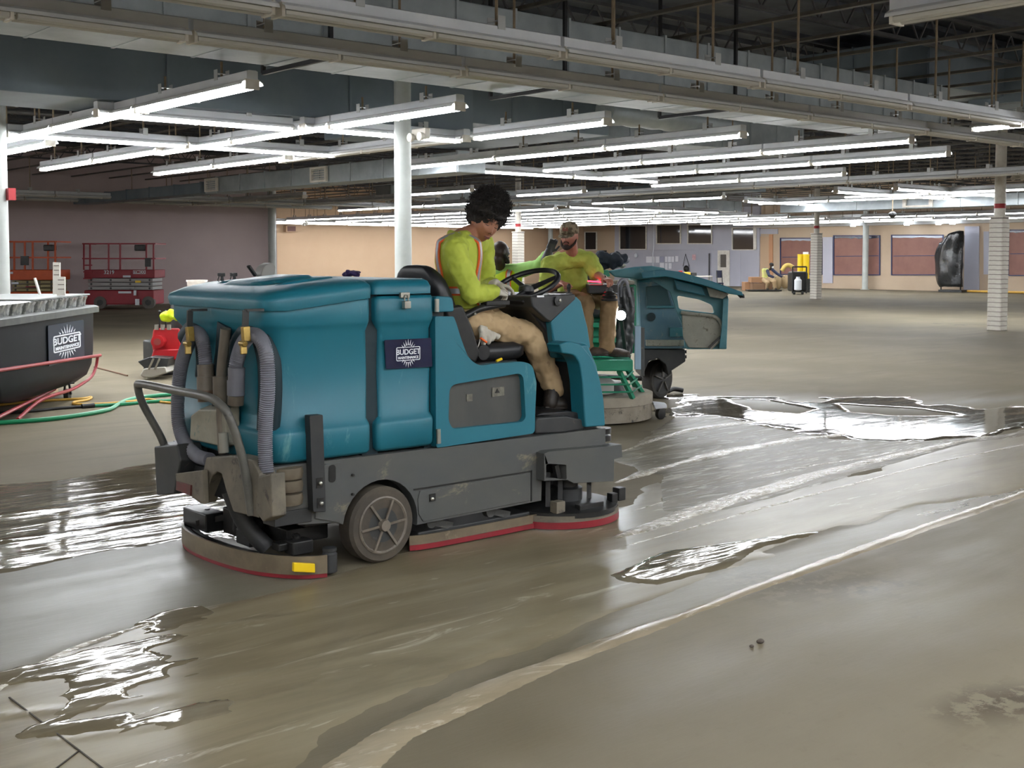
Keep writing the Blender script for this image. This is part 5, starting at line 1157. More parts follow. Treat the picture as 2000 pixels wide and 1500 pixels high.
# foot rest, seat, columns
mb = MB(); cbox(mb, .52,11.85,.6,1.1,12.1,1.0); obj('seat_box', mb, m_green, G, bevel=.02)
for z in (.75,.9): mb = MB(); cbox(mb, .7,11.62,z,1.02,11.9,z+.05); obj('step_bar', mb, m_green, G, bevel=.008)
mb = MB(); cbox(mb, .34,11.55,1.0,1.0,12.05,1.12); obj('seat_pan', mb, m_blk, G, bevel=.04)
mb = MB(); cbox(mb, .36,12.0,1.12,.84,12.12,1.45); obj('seat_back', mb, m_blk, G, bevel=.04)
for x0, x1, y0, y1, d in ((1230,1243,556,690,12.2), (1128,1150,597,640,11.6)): obj('green_column', pbox(MB(), d, x0, y0, x1, y1, .12), m_green, G, bevel=.015)
obj('pale_post', pbox(MB(), 11.9, 1240, 637, 1252, 722, .06), mat('pale_blue_post', (158,186,206), .4), G, bevel=.006)
obj('grey_post', pbox(MB(), 11.95, 1252, 640, 1259, 735, .08), m_chas, G, bevel=.006)
hs = MB(); rnn = random.Random(3)
for k in range(7):
    x = 1206+4*k; hs.tube(spline(cpl(11.85+.03*(k % 3), (x+rnn.uniform(-4,4),560),(x+rnn.uniform(-5,6),590),(x+4+rnn.uniform(-5,5),630),(x+rnn.uniform(-6,3),680),(x-8+rnn.uniform(-3,3),715)),5), .028, 8)
organic('hose_bundle', hs, mat('wrapped_hoses', (44,46,50), .3, c2=(80,84,88), ns=10), G, .012, 2, .03, .05)
for k, pts in enumerate((((1207,590),(1206,560),(1214,546),(1224,552),(1230,580)), ((1212,580),(1214,556),(1222,548),(1227,560),(1236,600)))): obj('chrome_hose', MB().tube(spline(cpl(11.6+.05*k, *pts),6), .014, 8), m_hose, G)
hl = obj('headlamp', MB().ell(CP(1213,615,11.35), (.062,.062,.062), 16, 10), mat('lamp_shell', (40,42,44), .5), G)
obj('lamp_lens', MB().ell(CP(1213,616,11.30), (.045,.045,.045), 16, 10), mat('headlamp_light', (235,245,255), .3, emit=60), hl, label='lit round headlamp lens')
obj('lamp_bracket', MB().bar(CP(1213,620,11.4), CP(1222,690,11.6), .03), m_blk2, G)
# consoles and joysticks
for (x0,y0,x1,y1,d,th,m_) in ((1150,556,1208,574,11.25,.5,m_dark), (1060,572,1112,592,11.25,.45,m_dark), (1150,548,1240,556,11.9,.4,m_mudp)): obj('console', pbox(MB(), d, x0,y0,x1,y1, th), m_, G, bevel=.015)
for x, y in ((1111,575), (1190,567)):
    j = obj('joystick_boot', MB().lathe([(.075,-.10),(.078,-.08),(.06,-.07),(.068,-.05),(.048,-.04),(.055,-.02),(.035,-.01),(.03,.02)], CP(x,y,11.12), 'Z', 20), m_blk2, G); obj('joystick', MB().cyl(CP(x,y,11.12), CP(x,y-12,11.12), .014).ell(CP(x,y-15,11.12),(.02,.02,.03),10,8), m_blk2, j)
obj('red_indicator', MB().bar(CP(1148,549,11.3), CP(1176,551,11.3), .018, .012), mat('red_light', (255,30,50), .4, emit=6), G, label='glowing red indicator strip')
# rear body, lid and open door
D0 = 12.7
obj('engine_body', MB().prism(cpl(D0+.15, (1243,545),(1305,540),(1338,640),(1338,681),(1253,681)), _F0*.9), m_dteal, G, bevel=.02)
inner = cpl(D0+.1, (1247,552),(1300,548),(1318,600),(1334,640),(1340,681),(1253,681))
obj('inner_panel', MB().prism(inner, _F0*.04), m_blut, G, bevel=.008)
obj('recess_panel', MB().prism(cpl(D0+.06, (1262,560),(1302,556),(1312,598),(1262,598)), _F0*.04), mat('dark_recess', (72,98,104), .7), G, bevel=.01)
obj('round_port', MB().lathe([(.001,0),(.045,0),(.055,.02),(.06,.03)], CP(1272,619,D0+.05), 'Z', 20) if False else MB().tube([CP(1272,619,D0+.05), CP(1272,619,D0+.11)], .046, 20), m_groove, G)
for q in ((1262,664,1336,676), (1264,597,1322,602), (1308,640,1338,658)): obj('panel_rib', pbox(MB(), D0+.04, *q, .05), m_dteal if q[1] != 664 else m_mudp, G, bevel=.006)
lid = [cpl(dd, (1186,529),(1240,521),(1272,519),(1300,524),(1300,541),(1250,546),(1200,541)) for dd in (12.35,13.6)]
obj('top_cover', MB().loft(lid), m_dteal, G, bevel=.02, recalc=True)
obj('green_top_edge', MB().loft([cpl(dd, (1150,530),(1188,527),(1192,540),(1150,542)) for dd in (12.3,13.2)]), m_green, G, bevel=.01, recalc=True)
door_o = roundpoly(cpl(12.35, (1262,540),(1300,532),(1350,541),(1415,562),(1423,582),(1418,604),(1419,682),(1338,682),(1336,640),(1322,610),(1310,570)), .03)
door_h = roundpoly(cpl(12.35, (1322,577),(1366,585),(1392,596),(1396,612),(1326,604)), .03)
obj('open_door', MB().prism(door_o, _F0*.05, [door_h]), m_dteal, G, bevel=.008, label='open dusty teal engine door with a window opening')
dl = [cpl(dd, (1252,532),(1290,526),(1330,531),(1390,549),(1449,570),(1452,578),(1425,574),(1370,556),(1300,540),(1256,544)) for dd in (12.0,12.42)]
obj('door_lid_edge', MB().loft(dl), m_teal, G, bevel=.008, recalc=True)
obj('door_brace', MB().loft([cpl(dd, (1316,545),(1372,560),(1378,578),(1322,566)) for dd in (12.2,12.32)]), m_teal, G, bevel=.01, recalc=True)
obj('door_brace', MB().loft([cpl(dd, (1380,560),(1424,574),(1412,584),(1386,580)) for dd in (12.18,12.32)]), m_mudp, G, bevel=.01, recalc=True)
obj('muddy_inner_pocket', MB().prism(roundpoly(cpl(12.31, (1332,612),(1396,620),(1410,640),(1408,660),(1388,680),(1345,679),(1335,660)),.02), _F0*.04), m_mudp, G, bevel=.01)
obj('pocket_edge', MB().tube(spline(cpl(12.28, (1330,610),(1362,614),(1398,619),(1410,640),(1408,660),(1388,680)),3), .018, 8), m_mudp, G)
obj('pocket_strut', MB().bar(CP(1385,679,12.27), CP(1408,657,12.27), .02), m_dark, G)
obj('door_rib', MB().loft([cpl(dd, (1412,584),(1423,582),(1419,682),(1404,681),(1409,640)) for dd in (12.22,12.34)]), m_dteal, G, bevel=.01, recalc=True)
obj('door_hook', MB().tube(spline(cpl(12.2, (1440,572),(1447,580),(1451,576),(1452,582)),4), .014, 8), m_blk2, G)
wc = CP(1284,733,13.35); wc.z = .215
ch_ = cpl(12.85, (1256,682),(1338,682),(1339,706),(1312,724),(1306,735),(1300,712),(1285,700),(1268,705),(1260,722),(1256,740))
obj('rear_chassis', MB().prism(ch_, _F0*.8), m_dark, G, bevel=.01)
obj('hinge_stub', pbox(MB(), 12.9, 1336, 684, 1341, 690, .1), m_blk2, G); obj('hinge_stub', pbox(MB(), 12.9, 1336, 694, 1341, 700, .1), m_blk2, G)
axn = (-_F0*.66+_R*.75).normalized(); hz_ = Vector((0,0,1)).cross(axn).normalized()
def disc(c, prof, n, seg=32):
    h = Vector((0,0,1)).cross(n).normalized(); return MB().loft([[c+n*w+(h*math.cos(a)+Vector((0,0,1))*math.sin(a))*r for a in [2*PI*k/seg for k in range(seg)]] for r, w in prof])
obj('tyre', disc(wc, [(.16,-.07),(.205,-.07),(.22,-.045),(.22,.045),(.205,.065),(.17,.065)], axn), mat('black_tyre', (38,37,36), .7, c2=(60,57,52), ns=9), G)
obj('rim', disc(wc, [(.05,.072),(.15,.06),(.165,.066)], axn), m_dark, G)
for k in range(5):
    a = 2*PI*k/5+.3; v_ = hz_*math.cos(a)+Vector((0,0,1))*math.sin(a); obj('spoke', MB().bar(wc+axn*.078+v_*.03, wc+axn*.072+v_*.16, .03, .014), mat('grey_spoke', (92,90,84), .5), G)
wc2 = wc+_R*-.95+_F0*.4; obj('tyre', disc(wc2, [(.16,-.07),(.205,-.07),(.22,-.045),(.22,.045),(.205,.065),(.17,.065)], axn), MATS['black_tyre'], G)
obj('axle', MB().cyl(wc, wc2, .03), m_blk2, G)
obj('caster_bracket', MB().prism(cpl(11.55, (1275,786),(1302,789),(1303,797),(1280,800)), _F0*.12), m_ink, G, bevel=.01); p = CP(1290,806,11.6); p.z = .055; obj('caster_wheel', MB().lathe([(.02,-.025),(.055,-.02),(.055,.02),(.02,.025)], p, 'Y', 18), m_blk2, G)
p = fl(1316,768); obj('drain_nozzle', MB().tube(spline([p+Vector((-.1,0,.03)), p+Vector((0,.0,.05)), p+Vector((.1,-.05,.03))],4), .028, 8), m_blk2, G)
# things lying on it
def cloth(name, label, cat, c, dims, m, seed=1, group=None, vox=.012, fold=.05):
    rn = random.Random(seed); mb = MB(); c = Vector(c)
    for k in range(9):
        p = c+_R*rn.uniform(-.5,.5)*dims[0]+_F0*rn.uniform(-.4,.4)*dims[1]+_Z*rn.uniform(0,.5)*dims[2]*(1-abs(k-4)/9)
        q = p+_R*rn.uniform(-.3,.3)*dims[0]+_F0*rn.uniform(-.2,.2)*dims[1]+_Z*rn.uniform(-.2,.2)*dims[2]; caps(mb, p, q, dims[2]*.36, dims[2]*.26, 10)
    o = organic(name, mb, m, None, vox, 4, dims[2]*.25, fold, label=label, cat=cat); return o
cloth('jacket', 'dark navy jacket heaped on top of the green grinder', 'jacket', CP(1176,517,12.7), (.36,.26,.20), mat('navy_jacket', (44,52,64), .8, c2=(34,40,52), ns=6), 4)
cloth('rag', 'pale crumpled rag beside the navy jacket on the grinder', 'rag', CP(1205,522,12.8), (.22,.2,.06), mat('pale_rag', (188,180,164), .8), 6)
cloth('plastic_bag', 'clear crumpled plastic bag on top of the grinder', 'plastic bag', CP(1212,512,13.0), (.14,.14,.12), mat('hazy_film', (150,148,156), .15), 9)
cloth('rag', 'pale green-white rag on the grinder platform beside the boot', 'rag', cw(1.05,11.2,.66), (.16,.16,.04), mat('pale_green_rag', (196,212,190), .8), 12)
cloth('rag', 'purple rag lying on the teal engine lid', 'rag', at(688,538,1,6.05), (.10,.12,.05), mat('purple_rag', (60,46,92), .8), 3)
for px_, lab in ((434,'small black trigger bottle, left one of the pair standing behind the tank lid'), (458,'small black trigger bottle, right one of the pair standing behind the tank lid')):
    p = at(px_,553,1,6.12); p.z = 1.43
    t = thing('trigger_bottle', lab, 'bottle', p); obj('bottle_body', MB().lathe([(.001,-.03),(.022,-.03),(.022,.02),(.009,.04),(.008,.055)], p, 'Z', 16), m_dark, t); obj('trigger_head', MB().box(p+Vector((-.026,-.008,.055)), p+Vector((.016,.008,.075))).bar(p+Vector((-.02,0,.055)), p+Vector((-.028,0,.03)), .006), m_blk2, t, bevel=.003)
# ------------------------------------------------------------------ waste cart at left
m_cart = mat('cart_plastic', (20,25,30), .5, c2=(28,33,38), ns=3, c3=(80,82,78), dirt=-.04, ds=6, spec=.2)
m_cartrim = mat('cart_rim', (58,62,60), .5, c2=(78,80,75), ns=8)
m_redp = mat('red_tube', (150,40,48), .4)
ta = cw(-4.74,11.0,0); tb = cw(-4.86,13.85,0); td = (tb-ta).normalized(); tn = Vector((td.y,-td.x,0)); tL = (tb-ta).length
if tn.dot(_R) < 0: tn = -tn
CT = thing('waste_cart', 'black plastic waste cart with red tube frame and white sunburst badge, left edge', 'cart', ta-tn*.5+td*1.3)
cw_ = lambda t, o, z: ta+td*t+tn*o+_Z*z
def crt(t0, t1, o0, o1, z): return [cw_(a, b, z) for a, b in rrect(t0, o0, t1, o1, .1, 4)]
obj('bin_body', MB().loft([crt(.5,tL-.42,-1.0,-.1,.17), crt(.0,tL-.16,-1.1,-.04,.24), crt(-.1,tL-.07,-1.11,-.01,.36), crt(-.2,tL-.04,-1.12,-.0,.5), crt(-.4,tL,-1.14,0,.98)]), m_cart, CT, sharp=50)
obj('bin_rim', MB().loft([crt(-.45,tL+.05,-1.2,.05,.95), crt(-.45,tL+.05,-1.2,.05,1.015), crt(-.42,tL+.02,-1.17,.02,1.03)]), m_cartrim, CT, sharp=50)
obj('frame_tube', MB().tube(spline([cw_(-.4,.02,.56), cw_(1.5,.025,.49), cw_(tL-.05,.03,.44), cw_(tL+.04,.0,.42), cw_(tL+.03,-.02,.3), cw_(tL-.12,-.03,.2), cw_(tL-.5,-.03,.15), cw_(tL-.9,-.03,.13), cw_(1.0,.0,.14), cw_(.3,.02,.04)],5), .018, 8), m_redp, CT)
obj('frame_tube', MB().tube(spline([cw_(-.4,.0,.1), cw_(.8,-.1,.12), cw_(2.0,-.2,.14)],4), .018, 8), m_redp, CT)
p = fl(132,781); p.z = .06; cs = obj('caster_wheel', MB().tube([p-tn*.025, p+tn*.025], .06, 20), m_blk2, CT); obj('caster_fork', MB().bar(p+_Z*.0+tn*.04, p+_Z*.13+tn*.02, .03,.02).bar(p-tn*.04, p+_Z*.13-tn*.02, .03,.02).obox(p+_Z*.13, (.12,.12,.02)), m_dark, CT, bevel=.004)
p2_ = cw_(.2,-.9,.06); obj('caster_wheel', MB().tube([p2_-tn*.025, p2_+tn*.025], .06, 20), m_blk2, CT)
pc = at(130,669,1,0); r_ = _F+_R*((130-PCX)/FPX)-_U*((668-PCY)/FPX); cam0 = Vector((0,0,CAMH)); tt = (ta+tn*.012-cam0).dot(tn)/r_.dot(tn); dcn = cam0+r_*tt
dq = [dcn+td*a*.58+_Z*b*.21 for a, b in ((-1,-1),(1,-1),(1,1),(-1,1))]
dc = obj('badge_panel', MB().prism(roundpoly(dq,.02), tn*.006), mat('badge_navy', (22,40,60), .3), CT, bevel=0)
sun_logo(dc, dcn+tn*.0075+_Z*.005, td, Vector((0,0,1)), -tn if False else tn, .40) if False else None
def sun2(parent, c, ux, uz, n, sx, sz):
    P = lambda x, y, d=0: c+ux*x*sx+uz*y*sz+n*d; mb = MB()
    for sg in (1, -1):
        for k in range(-5, 6):
            a = math.radians(90+k*14); L = .52-.02*abs(k); dx, dy = math.cos(a), math.sin(a)*sg; r0 = .27/max(.2, abs(dy))
            if r0 < L: mb.prism([P(dx*r0-dy*.024, dy*r0+dx*.024), P(dx*L, dy*L), P(dx*r0+dy*.024, dy*r0-dx*.024)], n*.003)
    obj('sun_rays', mb, m_ink, parent, smooth=False)
    obj('badge_frame', MB().prism([P(x,y) for x,y in rrect(-.5,-.24,.5,.24,.05,3)], n*.003, [[P(x,y) for x,y in rrect(-.47,-.205,.47,.205,.04,3)]]), m_ink, parent, smooth=False)
    for body, size, yy in (('BUDGET', .27, .06), ('MAINTENANCE', .124, -.135)):
        Rm = Matrix((ux*sx, uz*sz, n)).transposed(); textobj('lettering', body, size, P(0,yy,.001), Rm, m_ink, parent, .002, .006)
sun2(dc, dcn+tn*.008, td, Vector((0,0,1)), tn, .88, .37)
# contents
m_glassy = mat('dusty_clear_tub', (140,142,138), .25, c2=(84,88,88), ns=18, amt=.3, spec=.7)
for k in range(9):
    t0 = -.3+k*.33; mb = MB(); rr = []
    for z, ins in ((.9,.03),(1.10,.0),(1.14,-.015),(1.15,0)): rr.append([cw_(a,b,z) for a,b in rrect(t0+ins,-1.05+ins,t0+.31-ins,-.03-ins,.04,3)])
    o = obj('plastic_tub', mb.loft(rr), m_glassy, sharp=50, label='dusty clear plastic tub, '+ORD[k]+' from the left in the row filling the cart', cat='tub', group='clear tubs filling the cart')
obj('tub_lid', MB().box((0,0,0),(.01,.01,.01)) if False else MB().loft([[cw_(a,b,z) for a,b in rrect(.9,-1.0,tL-.1,-.02,.03,3)] for z in (1.151,1.165)]), mat('lid_white', (128,132,130), .3), label='thin pale tray lying across the tubs in the cart', cat='tray')
for (x0,y0,x1,y1,d,lab) in ((103,512,117,575,13.2,'tall white slotted board standing in the cart'), (111,540,127,577,13.0,'shorter white slotted board standing in the cart')):
    t = thing('slotted_board', lab, 'board', CP((x0+x1)/2,y1,d)); obj('board', MB().prism(cpl(d,(x0,y0),(x1,y0+1),(x1,y1),(x0,y1)), _F0*.02), m_offw, t)
    for k in range(3): yy = y0+6+k*9; obj('slot', MB().prism(cpl(d-.004,(x0+2,yy),(x1-2,yy),(x1-2,yy+1.6),(x0+2,yy+1.6)), _F0*.01), mat('slat_groove',(92,84,76),.7), t)
obj('stick', MB().bar(CP(68,543,13.0), CP(78,575,13.0), .04, .015), m_offw, label='white flat stick leaning out of the cart', cat='board')
q = CP(-8,580,12.6); obj('white_bin', MB().loft([[cw_(a,b,z) for a,b in rrect(.2,-.9,.75,-.4,.05)] for z in (1.17,1.45)]), m_offw, label='white ribbed box at the left edge, on top of the cart', cat='box')
obj('pallet_board', MB().prism([fl(0,775)+_Z*.1, fl(92,762)+_Z*.1, fl(95,778)+_Z*.02, fl(0,790)+_Z*.02], _F0*.3), mat('raw_wood', (150,118,80), .8), label='raw wooden board under the black cart', cat='board')
# ------------------------------------------------------------------ scissor lifts
m_lred = mat('lift_red', (150,28,44), .45, c2=(132,24,38), ns=4); m_lor = mat('lift_orange', (206,86,34), .5, c2=(184,74,30), ns=4); m_lgrey = mat('lift_grey', (160,160,158), .5); m_lolive = mat('lift_tan', (150,138,96), .6)
def pole(mb, d, a, b, w): return mb.bar(CP(*a, d), CP(*b, d), w)
def lift(lab, X0, X1, yt, ym, yp, ys, yb, yf, d, m, marm, dep=1.1, wheels=(), label_word=None):
    t = thing('scissor_lift', lab, 'scissor lift', cw(RC((X0+X1)/2,d),d,0)); s = 2320/d
    obj('base', pbox(MB(), d, X0+2, yb, X1-2, yf-7, dep), m, t, bevel=.03)
    obj('platform', pbox(MB(), d, X0+2, yp, X1, ys, dep), m, t, bevel=.02)
    n = 3; hh = (yb-ys)/n
    for k in range(n):
        y = ys+hh*k
        obj('scissor_arm', pbox(MB(), d+.05, X0+10, y+1, X1-4, y+hh-1, dep-.1), marm, t, bevel=.01)
        for j in range(4):
            p = CP(X0+16+(X1-X0-26)*j/3, y+hh/2, d+.03); obj('pivot_pin', MB().tube([p, p+_F0*.03], .03, 10), m_dark, t)
    for dd in (d, d+dep):
        for (x, yy) in ((X0+2,yt),(X0+14,yt),(X0+(X1-X0)*.36,yt),(X0+(X1-X0)*.52,yt),(X1-16,yt),(X1-2,yt)):
            xb = x if abs(x-X0) < 20 or abs(x-X1) < 20 else x-14 if False else x
            pl_ = MB(); pole(pl_, dd, (xb, yp), (x, yy), .045); obj('rail_post', pl_, m, t)
        for yy in (yt, ym): r = MB(); pole(r, dd, (X0, yy), (X1, yy), .045); obj('guard_rail', r, m, t)
    for xx in (X0, X1):
        for yy in (yt, ym): obj('end_rail', MB().bar(CP(xx,yy,d), CP(xx,yy,d+.0)+_F0*dep, .045), m, t)
    for wx in wheels:
        for dd in (d+.06, d+dep-.1):
            c = CP(wx, yf-11, dd); c.z = .19; w_ = obj('tyre', MB().tube([c-_F0*.08, c+_F0*.08], .19, 24), mat('grey_tyre', (96,92,86), .7), t); obj('wheel_hub', MB().tube([c-_F0*.10, c-_F0*.07], .09, 16), m_dark, w_)
    return t
L1_ = lift('red scissor lift parked before the mauve wall', 162, 302, 476, 505, 527, 543, 567, 602, 36.0, m_lred, m_lgrey, wheels=(197,291))
for k in range(4): obj('ladder_rung', MB().bar(CP(163,505+13*k,35.95), CP(180,505+13*k,35.95), .04), m_lred, L1_)
obj('control_box', pbox(MB(), 35.9, 262, 478, 282, 490, .3), m_blk2, L1_, bevel=.03); obj('black_pad', pbox(MB(), 35.9, 283, 504, 294, 521, .05), m_blk2, L1_)
for (x0,y0,x1,y1,mm) in ((264,548,275,552,m_yel),(231,569,256,573,m_ink),(240,538,255,542,m_ink),(264,584,272,596,m_ink),(261,567,266,577,m_ink),(238,560,262,564,m_lgrey)): obj('sticker', pbox(MB(), 35.93, x0,y0,x1,y1, .02), mm, L1_)
def flat_text(s, size, px_, py_, d, m, parent): return textobj('lettering', s, size, CP(px_, py_, d), Matrix((_R, _Z, -_F0)).transposed(), m, parent, .002, .003)
flat_text('3219', .16, 213, 532, 35.96, m_ink, L1_)
obj('badge_plate', pbox(MB(), 35.95, 260, 528, 284, 535, .02), m_ink, L1_); flat_text('ITMCO', .11, 272, 531.5, 35.92, m_lred, L1_)
lift_o = lift('orange scissor lift half hidden behind the white board, at left', 14, 110, 472, 503, 527, 547, 570, 605, 34.6, m_lor, m_lolive, wheels=(40,92))
obj('control_box', pbox(MB(), 34.5, 84, 478, 104, 490, .3), m_blk2, lift_o, bevel=.03); obj('black_pad', pbox(MB(), 34.5, 40, 500, 55, 518, .05), m_blk2, lift_o)
for (x0,y0,x1,y1,mm) in ((22,551,36,555,m_ink),(50,559,70,561,m_lred),(20,531,25,535,m_ink)): obj('sticker', pbox(MB(), 34.53, x0,y0,x1,y1, .02), mm, lift_o)
# ------------------------------------------------------------------ small red machine behind the scrubber
m_r2 = mat('bright_red', (178,30,36), .4, c2=(158,26,32), ns=5, c3=(150,120,110), dirt=-.02, ds=6)
g0 = fl(305,737); RD = g0.dot(_F0)
RM = thing('walk_behind_grinder', 'small red walk-behind machine with a silver front deck, left of the near scrubber', 'floor machine', g0)
obj('red_body', MB().loft([cpl(dd, (301,700),(296,668),(300,641),(352,641),(356,700)) for dd in (RD+.05,RD+.6)]), m_r2, RM, bevel=.03, recalc=True)
c = CP(310,667,RD-.02); obj('round_cap', MB().tube([c+_F0*.1, c-_F0*.06], .085, 24), m_r2, RM); obj('cap_centre', MB().tube([c-_F0*.06, c-_F0*.075], .045, 20), mat('dull_red', (140,60,56), .5), RM)
obj('red_base', MB().loft([cpl(dd, (294,703),(300,682),(356,682),(360,703)) for dd in (RD-.05,RD+.6)]), m_r2, RM, bevel=.02, recalc=True)
obj('front_deck', MB().prism(cpl(RD-.35, (273,733),(280,720),(322,716),(328,728),(300,738),(280,738)), _F0*.5), mat('silver_deck', (168,164,154), .35, .4), RM, bevel=.02)
obj('deck_frame', MB().prism(cpl(RD-.3, (268,706),(292,697),(330,699),(326,716),(284,722)), _F0*.45), m_dark, RM, bevel=.015)
for x in (300,312): obj('deck_strut', MB().bar(CP(x,700,RD-.32), CP(x-10,722,RD-.36), .02), m_dirty, RM)
for x in (312,324): obj('control_lever', MB().bar(CP(x,641,RD+.1), CP(x,612,RD+.1), .018).ell(CP(x,609,RD+.1),(.022,.022,.022),10,6), m_blk2, RM); 
for x in (306,318,330): obj('valve', MB().cyl(CP(x,644,RD+.05), CP(x,634,RD+.05), .028, 12), m_chrome, RM)
obj('black_canister', MB().lathe([(.02,.0),(.22,.0),(.24,.1),(.24,.55),(.18,.66),(.02,.68)], CP(368,600,RD+.9)+Vector((0,0,-.45)), 'Z', 28), m_blk2, RM)
obj('rear_frame', MB().box(g0+Vector((.0,.3,0))+_R*.2, g0+Vector((.7,.9,.45))+_R*.2), m_dark, RM, bevel=.03)
cloth('safety_vest', 'neon yellow vest draped over the small red machine', 'vest', CP(334,622,RD-.02), (.24,.2,.16), m_neon, 8, None, .012, .07)
bk = CP(385,577,RD+.9); t = thing('bucket', 'white plastic bucket seen over the corner of the teal tank lid', 'bucket', bk)
obj('pail', MB().lathe([(.115,0),(.135,.19),(.145,.19),(.145,.215),(.135,.215),(.125,.03),(.02,.02)], bk, 'Z', 28), m_offw, t, recalc=True); obj('pail_sticker', MB().prism(cpl(RD+.74,(376,558),(390,558),(390,571),(376,571)), _F0*.02), m_ink, t)
# ------------------------------------------------------------------ hoses on the floor
def floorhose(lab, pts, r, m, name='hose', cat='hose', z=None): return obj(name, MB().tube(spline([fl(x,y)+Vector((0,0,r)) for x, y in pts], 10), r, 8), m, label=lab, cat=cat)
m_gh = mat('green_hose', (24,134,88), .4); m_yh = mat('yellow_hose', (204,160,66), .5)
floorhose('bright green hose curving across the left floor to the scrubber', [(-60,834),(0,830),(60,826),(120,820),(180,811),(215,803),(232,793),(250,785),(290,778),(360,772)], .022, m_gh)
floorhose('yellow cord looping on the floor beside the black cart', [(-60,798),(0,793),(60,787),(120,783),(160,781),(178,778),(172,783),(145,788),(150,792),(200,791),(250,787),(290,782),(320,788),(380,792)], .014, m_yh, 'cord', 'cord')
floorhose('black hose lying straight in front of the cart', [(-60,813),(0,810),(60,806),(120,800),(166,797)], .016, m_blk2)
floorhose('green hose joined to the black hose by a coupling', [(166,797),(200,795),(250,792),(290,788),(360,784)], .018, m_gh)
a, b = fl(160,798), fl(184,796); obj('hose_coupling', MB().cyl(a+Vector((0,0,.022)), b+Vector((0,0,.022)), .028, 10), m_blk2, label='black coupling where the black hose meets the green one', cat='coupling')
floorhose('thin brown stick lying on the floor right of the cart', [(184,718),(215,726),(249,735)], .010, mat('brown_stick',(112,84,66),.8), 'stick', 'stick')
# ------------------------------------------------------------------ far walls: windows, doors, clutter
def wq(W_, *ps): return [at(x, y, 0, W_) for x, y in ps]
TH = Vector((-.04,0,0))
def wall_window(n, lab, x0, y0, x1, y1, W_, paper=False, film=True, seam=None):
    t = bpy.data.objects.new('window_%d' % n, None); COL.objects.link(t); c = at((x0+x1)/2, y1, 0, W_); t.location = c; LOCS[t.name] = c; t['kind'] = 'structure'; t['label'] = lab
    e = 1.6
    fr = MB().prism(wq(W_, (x0-e,y0-e),(x1+e,y0-e),(x1+e,y1+e),(x0-e,y1+e)), (-.06,0,0), [wq(W_, (x0,y0),(x1,y0),(x1,y1),(x0,y1))])
    obj('window_frame', fr, m_tape if paper else m_offw, t)
    obj('paper' if paper else 'pane', MB().prism(wq(W_-.01, (x0,y0),(x1,y0),(x1,y1),(x0,y1)), (-.015,0,0)), m_paper if paper else m_glass, t)
    if paper:
        ym = y0+(y1-y0)*.52; obj('tape_seam', MB().prism(wq(W_-.03, (x0+2,ym),(x1-2,ym-1),(x1-2,ym+.3),(x0+2,ym+1.2)), (-.01,0,0)), m_tape, t)
        xx = np.linspace(x0, x1, 14); top = [(x, y0+.5) for x in xx]; bot = [(x, y0+3.2+2.5*random.random()) for x in xx[::-1]]
        obj('loose_film', MB().prism(wq(W_-.035, *(top+bot)), (-.01,0,0)), m_plasticfilm if n % 2 else mat('dark_film', (50,56,72), .2), t)
    return t
wall_window(1, 'brown-papered window behind the yellow tank', 1526, 466, 1605, 535, WU, True)
wall_window(2, 'brown-papered window behind the slender white pipe column', 1630, 461, 1718, 536, WU, True)
wall_window(3, 'brown-papered window left of the black plastic sheet', 1743, 460, 1842, 536, WU, True)
wall_window(4, 'brown-papered window cut by the right edge', 1971, 450, 2060, 537, WU, True)
wall_window(5, 'dark square office window, leftmost on the blue-grey wall', 1212, 442, 1262, 486, WBl-.03)
wall_window(6, 'dark office window second from the left on the blue-grey wall', 1284, 440, 1329, 475, WBl-.03)
wall_window(7, 'dark office window above the hanging bag on the blue-grey wall', 1345, 440, 1390, 475, WBl-.03)
wall_window(8, 'dark office window right of the white door', 1432, 446, 1473, 487, WBl)
wall_window(9, 'tall narrow window in the peach siding behind the capped man', 1144, 454, 1165, 487, WBl-.03)
obj('white_post', MB().prism(wq(WBl-.02,(1473,440),(1478,440),(1478,487),(1473,487)), (-.08,0,0)), m_offw, kind='structure')
d_ = bpy.data.objects.new('door_1', None); COL.objects.link(d_); c = at(1414,566,0,WBl); d_.location = c; LOCS['door_1'] = c; d_['kind'] = 'structure'; d_['label'] = 'white door with a small dark window in the blue-grey wall'
obj('door_leaf', MB().prism(wq(WBl, (1403,489),(1426,489),(1426,565),(1403,565)), (-.07,0,0), [wq(WBl, (1408,497),(1420,497),(1420,522),(1408,522))]), m_offw, d_)
obj('door_glass', MB().prism(wq(WBl-.02, (1408,497),(1420,497),(1420,522),(1408,522)), (-.02,0,0)), mat('door_pane', (86,84,80), .2), d_); obj('door_handle', MB().box(at(1405,530,0,WBl-.12)-Vector((0,.06,.03)), at(1405,530,0,WBl-.06)+Vector((0,.06,.03))), m_chrome, d_)
for i, (x0,y0,x1,y1,mm,lab) in enumerate(((1608,463,1627,553,m_blue,'grey wall panel'),(1885,442,1913,569,m_blue,'blue-grey slatted wall panel'),(1922,452,1932,536,m_blue,'narrow grey wall panel'),(1483,462,1503,566,m_beige,'tan door panel'),(1503,458,1510,540,mat('orange_post',(188,140,104),.7),'orange-tan post'),(1480,447,1520,457,m_blue,'blue-grey soffit box'))):
    o = obj('trim_%d' % (i+4), MB().prism(wq(WU, (x0,y0),(x1,y0),(x1,y1),(x0,y1)), (-.05,0,0)), mm, kind='structure', label=lab)
v0_, v1_ = at(1913,500,0,WU).y, at(1885,500,0,WU).y; obj('panel_slats', siding(MB(), 0, WU-.05, v0_, v1_, .1, 2.9, .09, .03), m_blue, kind='structure')
